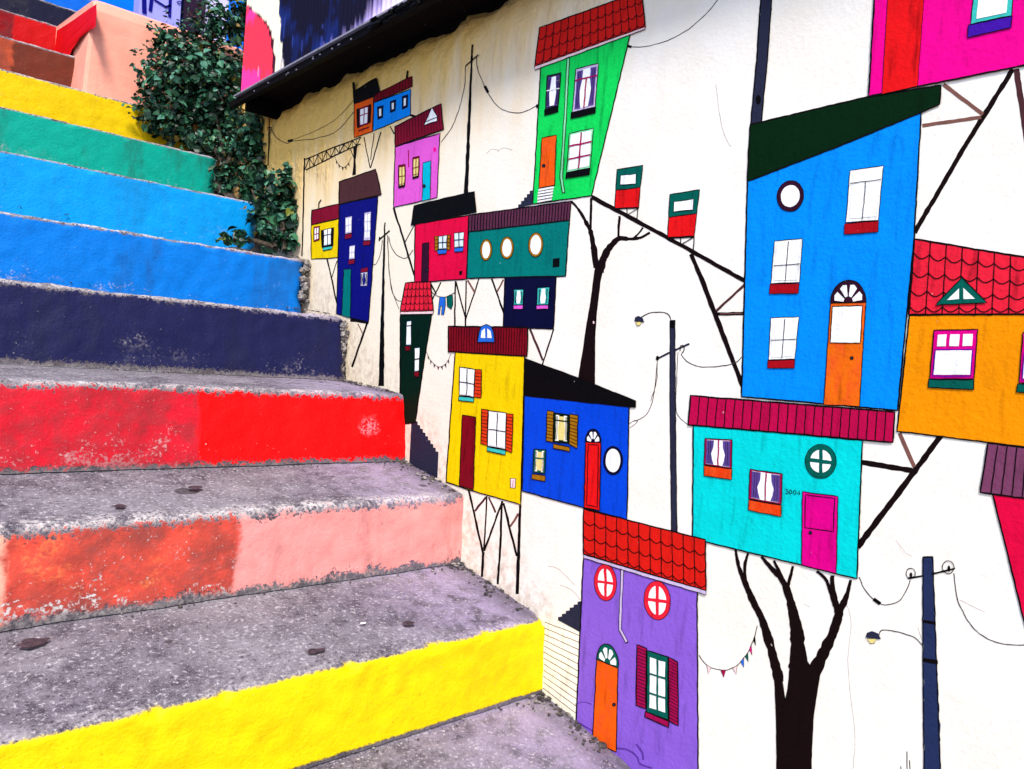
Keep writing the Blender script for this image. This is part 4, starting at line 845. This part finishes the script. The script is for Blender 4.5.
slab('blue_back_wall', (XL, 5.0, 1.2), (1.9, 5.15, 3.4), bl, 'plain blue wall closing off the top of the stairs', 'wall')
slab('dark_door', (1.17, 3.97, 1.2), (1.27, 4.02, 2.5), bumped('dark_violet_paint', (40,24,44), .3), 'dark violet door behind the top of the bush', 'door')
slab('white_post', (1.275, 3.90, 1.2), (1.36, 3.99, 2.5), bumped('pale_lilac_paint', (196,190,226), .2), 'pale lilac wall edge behind the top of the bush', 'post')

# ================================================================== PLANTS
def leaf_mat(name, ramp):
    n = N(name); g = n.new('ShaderNodeNewGeometry'); r = n.new('ShaderNodeValToRGB'); n.link(g.outputs['Random Per Island'], r.inputs[0])
    e = r.color_ramp.elements; e[0].position, e[0].color = 0, (*ramp[0][1], 1); e[1].position, e[1].color = 1, (*ramp[-1][1], 1)
    for p, c in ramp[1:-1]: x = e.new(p); x.color = (*c, 1)
    n.link(r.outputs[0], n.b.inputs['Base Color']); n.b.inputs['Roughness'].default_value = .4; n.b.inputs['Specular IOR Level'].default_value = .22
    n.b.inputs['Transmission Weight'].default_value = 0; return n.m
lm = leaf_mat('glossy_leaf', [(0,(.001,.009,.005)),(.40,(.004,.026,.013)),(.62,(.012,.066,.028)),(.80,(.04,.15,.075)),(.94,(.075,.22,.16)),(.975,(.09,.15,.02)),(1,(.20,.09,.015))])
bk = earth('twig_bark', (.03,.02,.014), (.10,.07,.045), 80)
def add_leaf(v, f, c, n_, up, s_):
    t = up-n_*up.dot(n_)
    if t.length < 1e-3: t = n_.orthogonal()
    t.normalize(); b_ = n_.cross(t); k = len(v); w_ = s_*random.uniform(.36,.5); cup = s_*random.uniform(.06,.2)
    P = [c-t*s_*.5, c-t*s_*.12+b_*w_*.92+n_*cup, c+t*s_*.22+b_*w_*.7+n_*cup, c+t*s_*.58-n_*cup*.6, c+t*s_*.22-b_*w_*.7+n_*cup, c-t*s_*.12-b_*w_*.92+n_*cup, c-t*s_*.1, c+t*s_*.22]
    v.extend(W(p) for p in P); f.extend([[k,k+6,k+1],[k+1,k+6,k+7,k+2],[k+2,k+7,k+3],[k,k+5,k+6],[k+5,k+4,k+7,k+6],[k+4,k+3,k+7]])
def plant(name, label, cat, blobs, leaf, n_leaf, stems, sprigs=()):
    v, f = [], []; tot = sum(b_[3]**2 for b_ in blobs)
    for px, py, Y, r in blobs:
        c = on_y(px, py, Y)
        for _ in range(int(n_leaf*r*r/tot)):
            d_ = Vector((random.gauss(0,1), random.gauss(0,1), random.gauss(0,1))).normalized(); q = random.random()**.45*(1.02+.55*noise.noise(d_*2.4+c*7))
            p = c+d_*r*q; p.x = min(p.x, .995) if p.y < 2.47 else p.x
            n_ = (d_*.7+Vector((random.gauss(-.1,.5), random.gauss(-.25,.5), random.gauss(.55,.5)))).normalized()
            add_leaf(v, f, p, n_, Vector((random.gauss(0,1), random.gauss(-.3,1), random.gauss(-.7,.6))), leaf*random.choice((.4,.55,.65,.8,1,1.3)))
    for pts, m_ in sprigs:
        for (px, py, Y) in pts: 
            for _ in range(m_):
                c = on_y(px, py, Y)+Vector((random.gauss(0,.012), random.gauss(0,.012), random.gauss(0,.012)))
                add_leaf(v, f, c, Vector((random.gauss(-.2,.5), -.6, random.gauss(.4,.4))).normalized(), Vector((random.gauss(0,1),0,random.gauss(-.4,1))), leaf*random.uniform(.6,1))
    lo = W(on_y(*stems[0][0])); root = empty(name, lo, label=label, category=cat)
    link_mesh('foliage', v, f, [lm], None, root)
    sv, sf = [], []
    for st in stems:
        P = [on_y(*q) for q in st]; P = [Vector(q) for q in curve([tuple(p) for p in P], 5)]; m_ = len(P)
        for i, p in enumerate(P):
            d_ = (P[min(i+1, m_-1)]-P[max(i-1, 0)]).normalized(); u = d_.orthogonal().normalized(); w_ = d_.cross(u); r = .009*(1-.72*i/m_)
            for a_ in range(6): sv.append(W(p+(u*math.cos(a_*math.pi/3)+w_*math.sin(a_*math.pi/3))*r))
        k = len(sv)-6*m_
        for i in range(m_-1):
            for a_ in range(6): sf.append([k+i*6+a_, k+i*6+(a_+1) % 6, k+(i+1)*6+(a_+1) % 6, k+(i+1)*6+a_])
    link_mesh('stem', sv, sf, [bk], None, root, smooth=True)
plant('shrub', 'large dark leafy shrub between the pink parapet and the corrugated wall', 'shrub',
    [(215,22,2.85,.085),(238,30,2.85,.06),(190,50,2.85,.10),(226,70,2.8,.10),(185,85,2.82,.11),(160,80,2.82,.075),(215,110,2.78,.12),(178,120,2.8,.09),(240,120,2.72,.085),(238,152,2.66,.07),(205,140,2.75,.075),(155,120,2.84,.05),(168,45,2.88,.055),(246,75,2.85,.05),(252,150,2.56,.06),(200,68,2.72,.07),(228,178,2.58,.055),(252,178,2.5,.05),(150,100,2.86,.05),(243,10,2.85,.05),(258,140,2.5,.045),(262,125,2.52,.035),(258,165,2.46,.04),(254,122,2.5,.05),(262,150,2.47,.035),(248,140,2.5,.06),(256,185,2.44,.035)],
    .024, 7600, [[(225,165,2.66),(215,110,2.75),(205,60,2.8),(215,15,2.85)],[(225,165,2.66),(190,110,2.8),(165,70,2.85),(146,46,2.88)],[(228,165,2.64),(240,100,2.8),(245,40,2.85),(247,0,2.85)],[(215,110,2.75),(180,60,2.85),(155,24,2.9)],[(190,110,2.8),(160,112,2.84),(136,118,2.86)]],
    [([(150,24,2.9),(158,34,2.9),(152,30,2.9),(147,42,2.89),(134,50,2.88),(140,54,2.88),(133,64,2.87),(140,78,2.86),(134,100,2.86),(128,104,2.86),(138,112,2.86),(246,50,2.83),(248,62,2.83),(244,85,2.8)], 4)])
plant('ivy', 'smaller leafy ivy clump against the mural wall above the azure step', 'plant',
    [(280,192,2.22,.055),(286,215,2.2,.05),(262,214,2.26,.05),(272,238,2.2,.042),(290,240,2.16,.035),(240,236,2.2,.028),(264,178,2.3,.035),(226,238,2.2,.018),(290,178,2.25,.03),(252,196,2.38,.045),(296,222,2.17,.025)],
    .026, 1250, [[(285,250,2.16),(282,215,2.2),(284,180,2.25),(289,166,2.26)],[(275,248,2.17),(262,215,2.26),(252,190,2.35)],[(272,246,2.18),(250,240,2.2),(226,240,2.2)]],
    [([(288,168,2.25),(284,172,2.25),(292,186,2.22),(222,240,2.2),(297,236,2.16)], 3)])
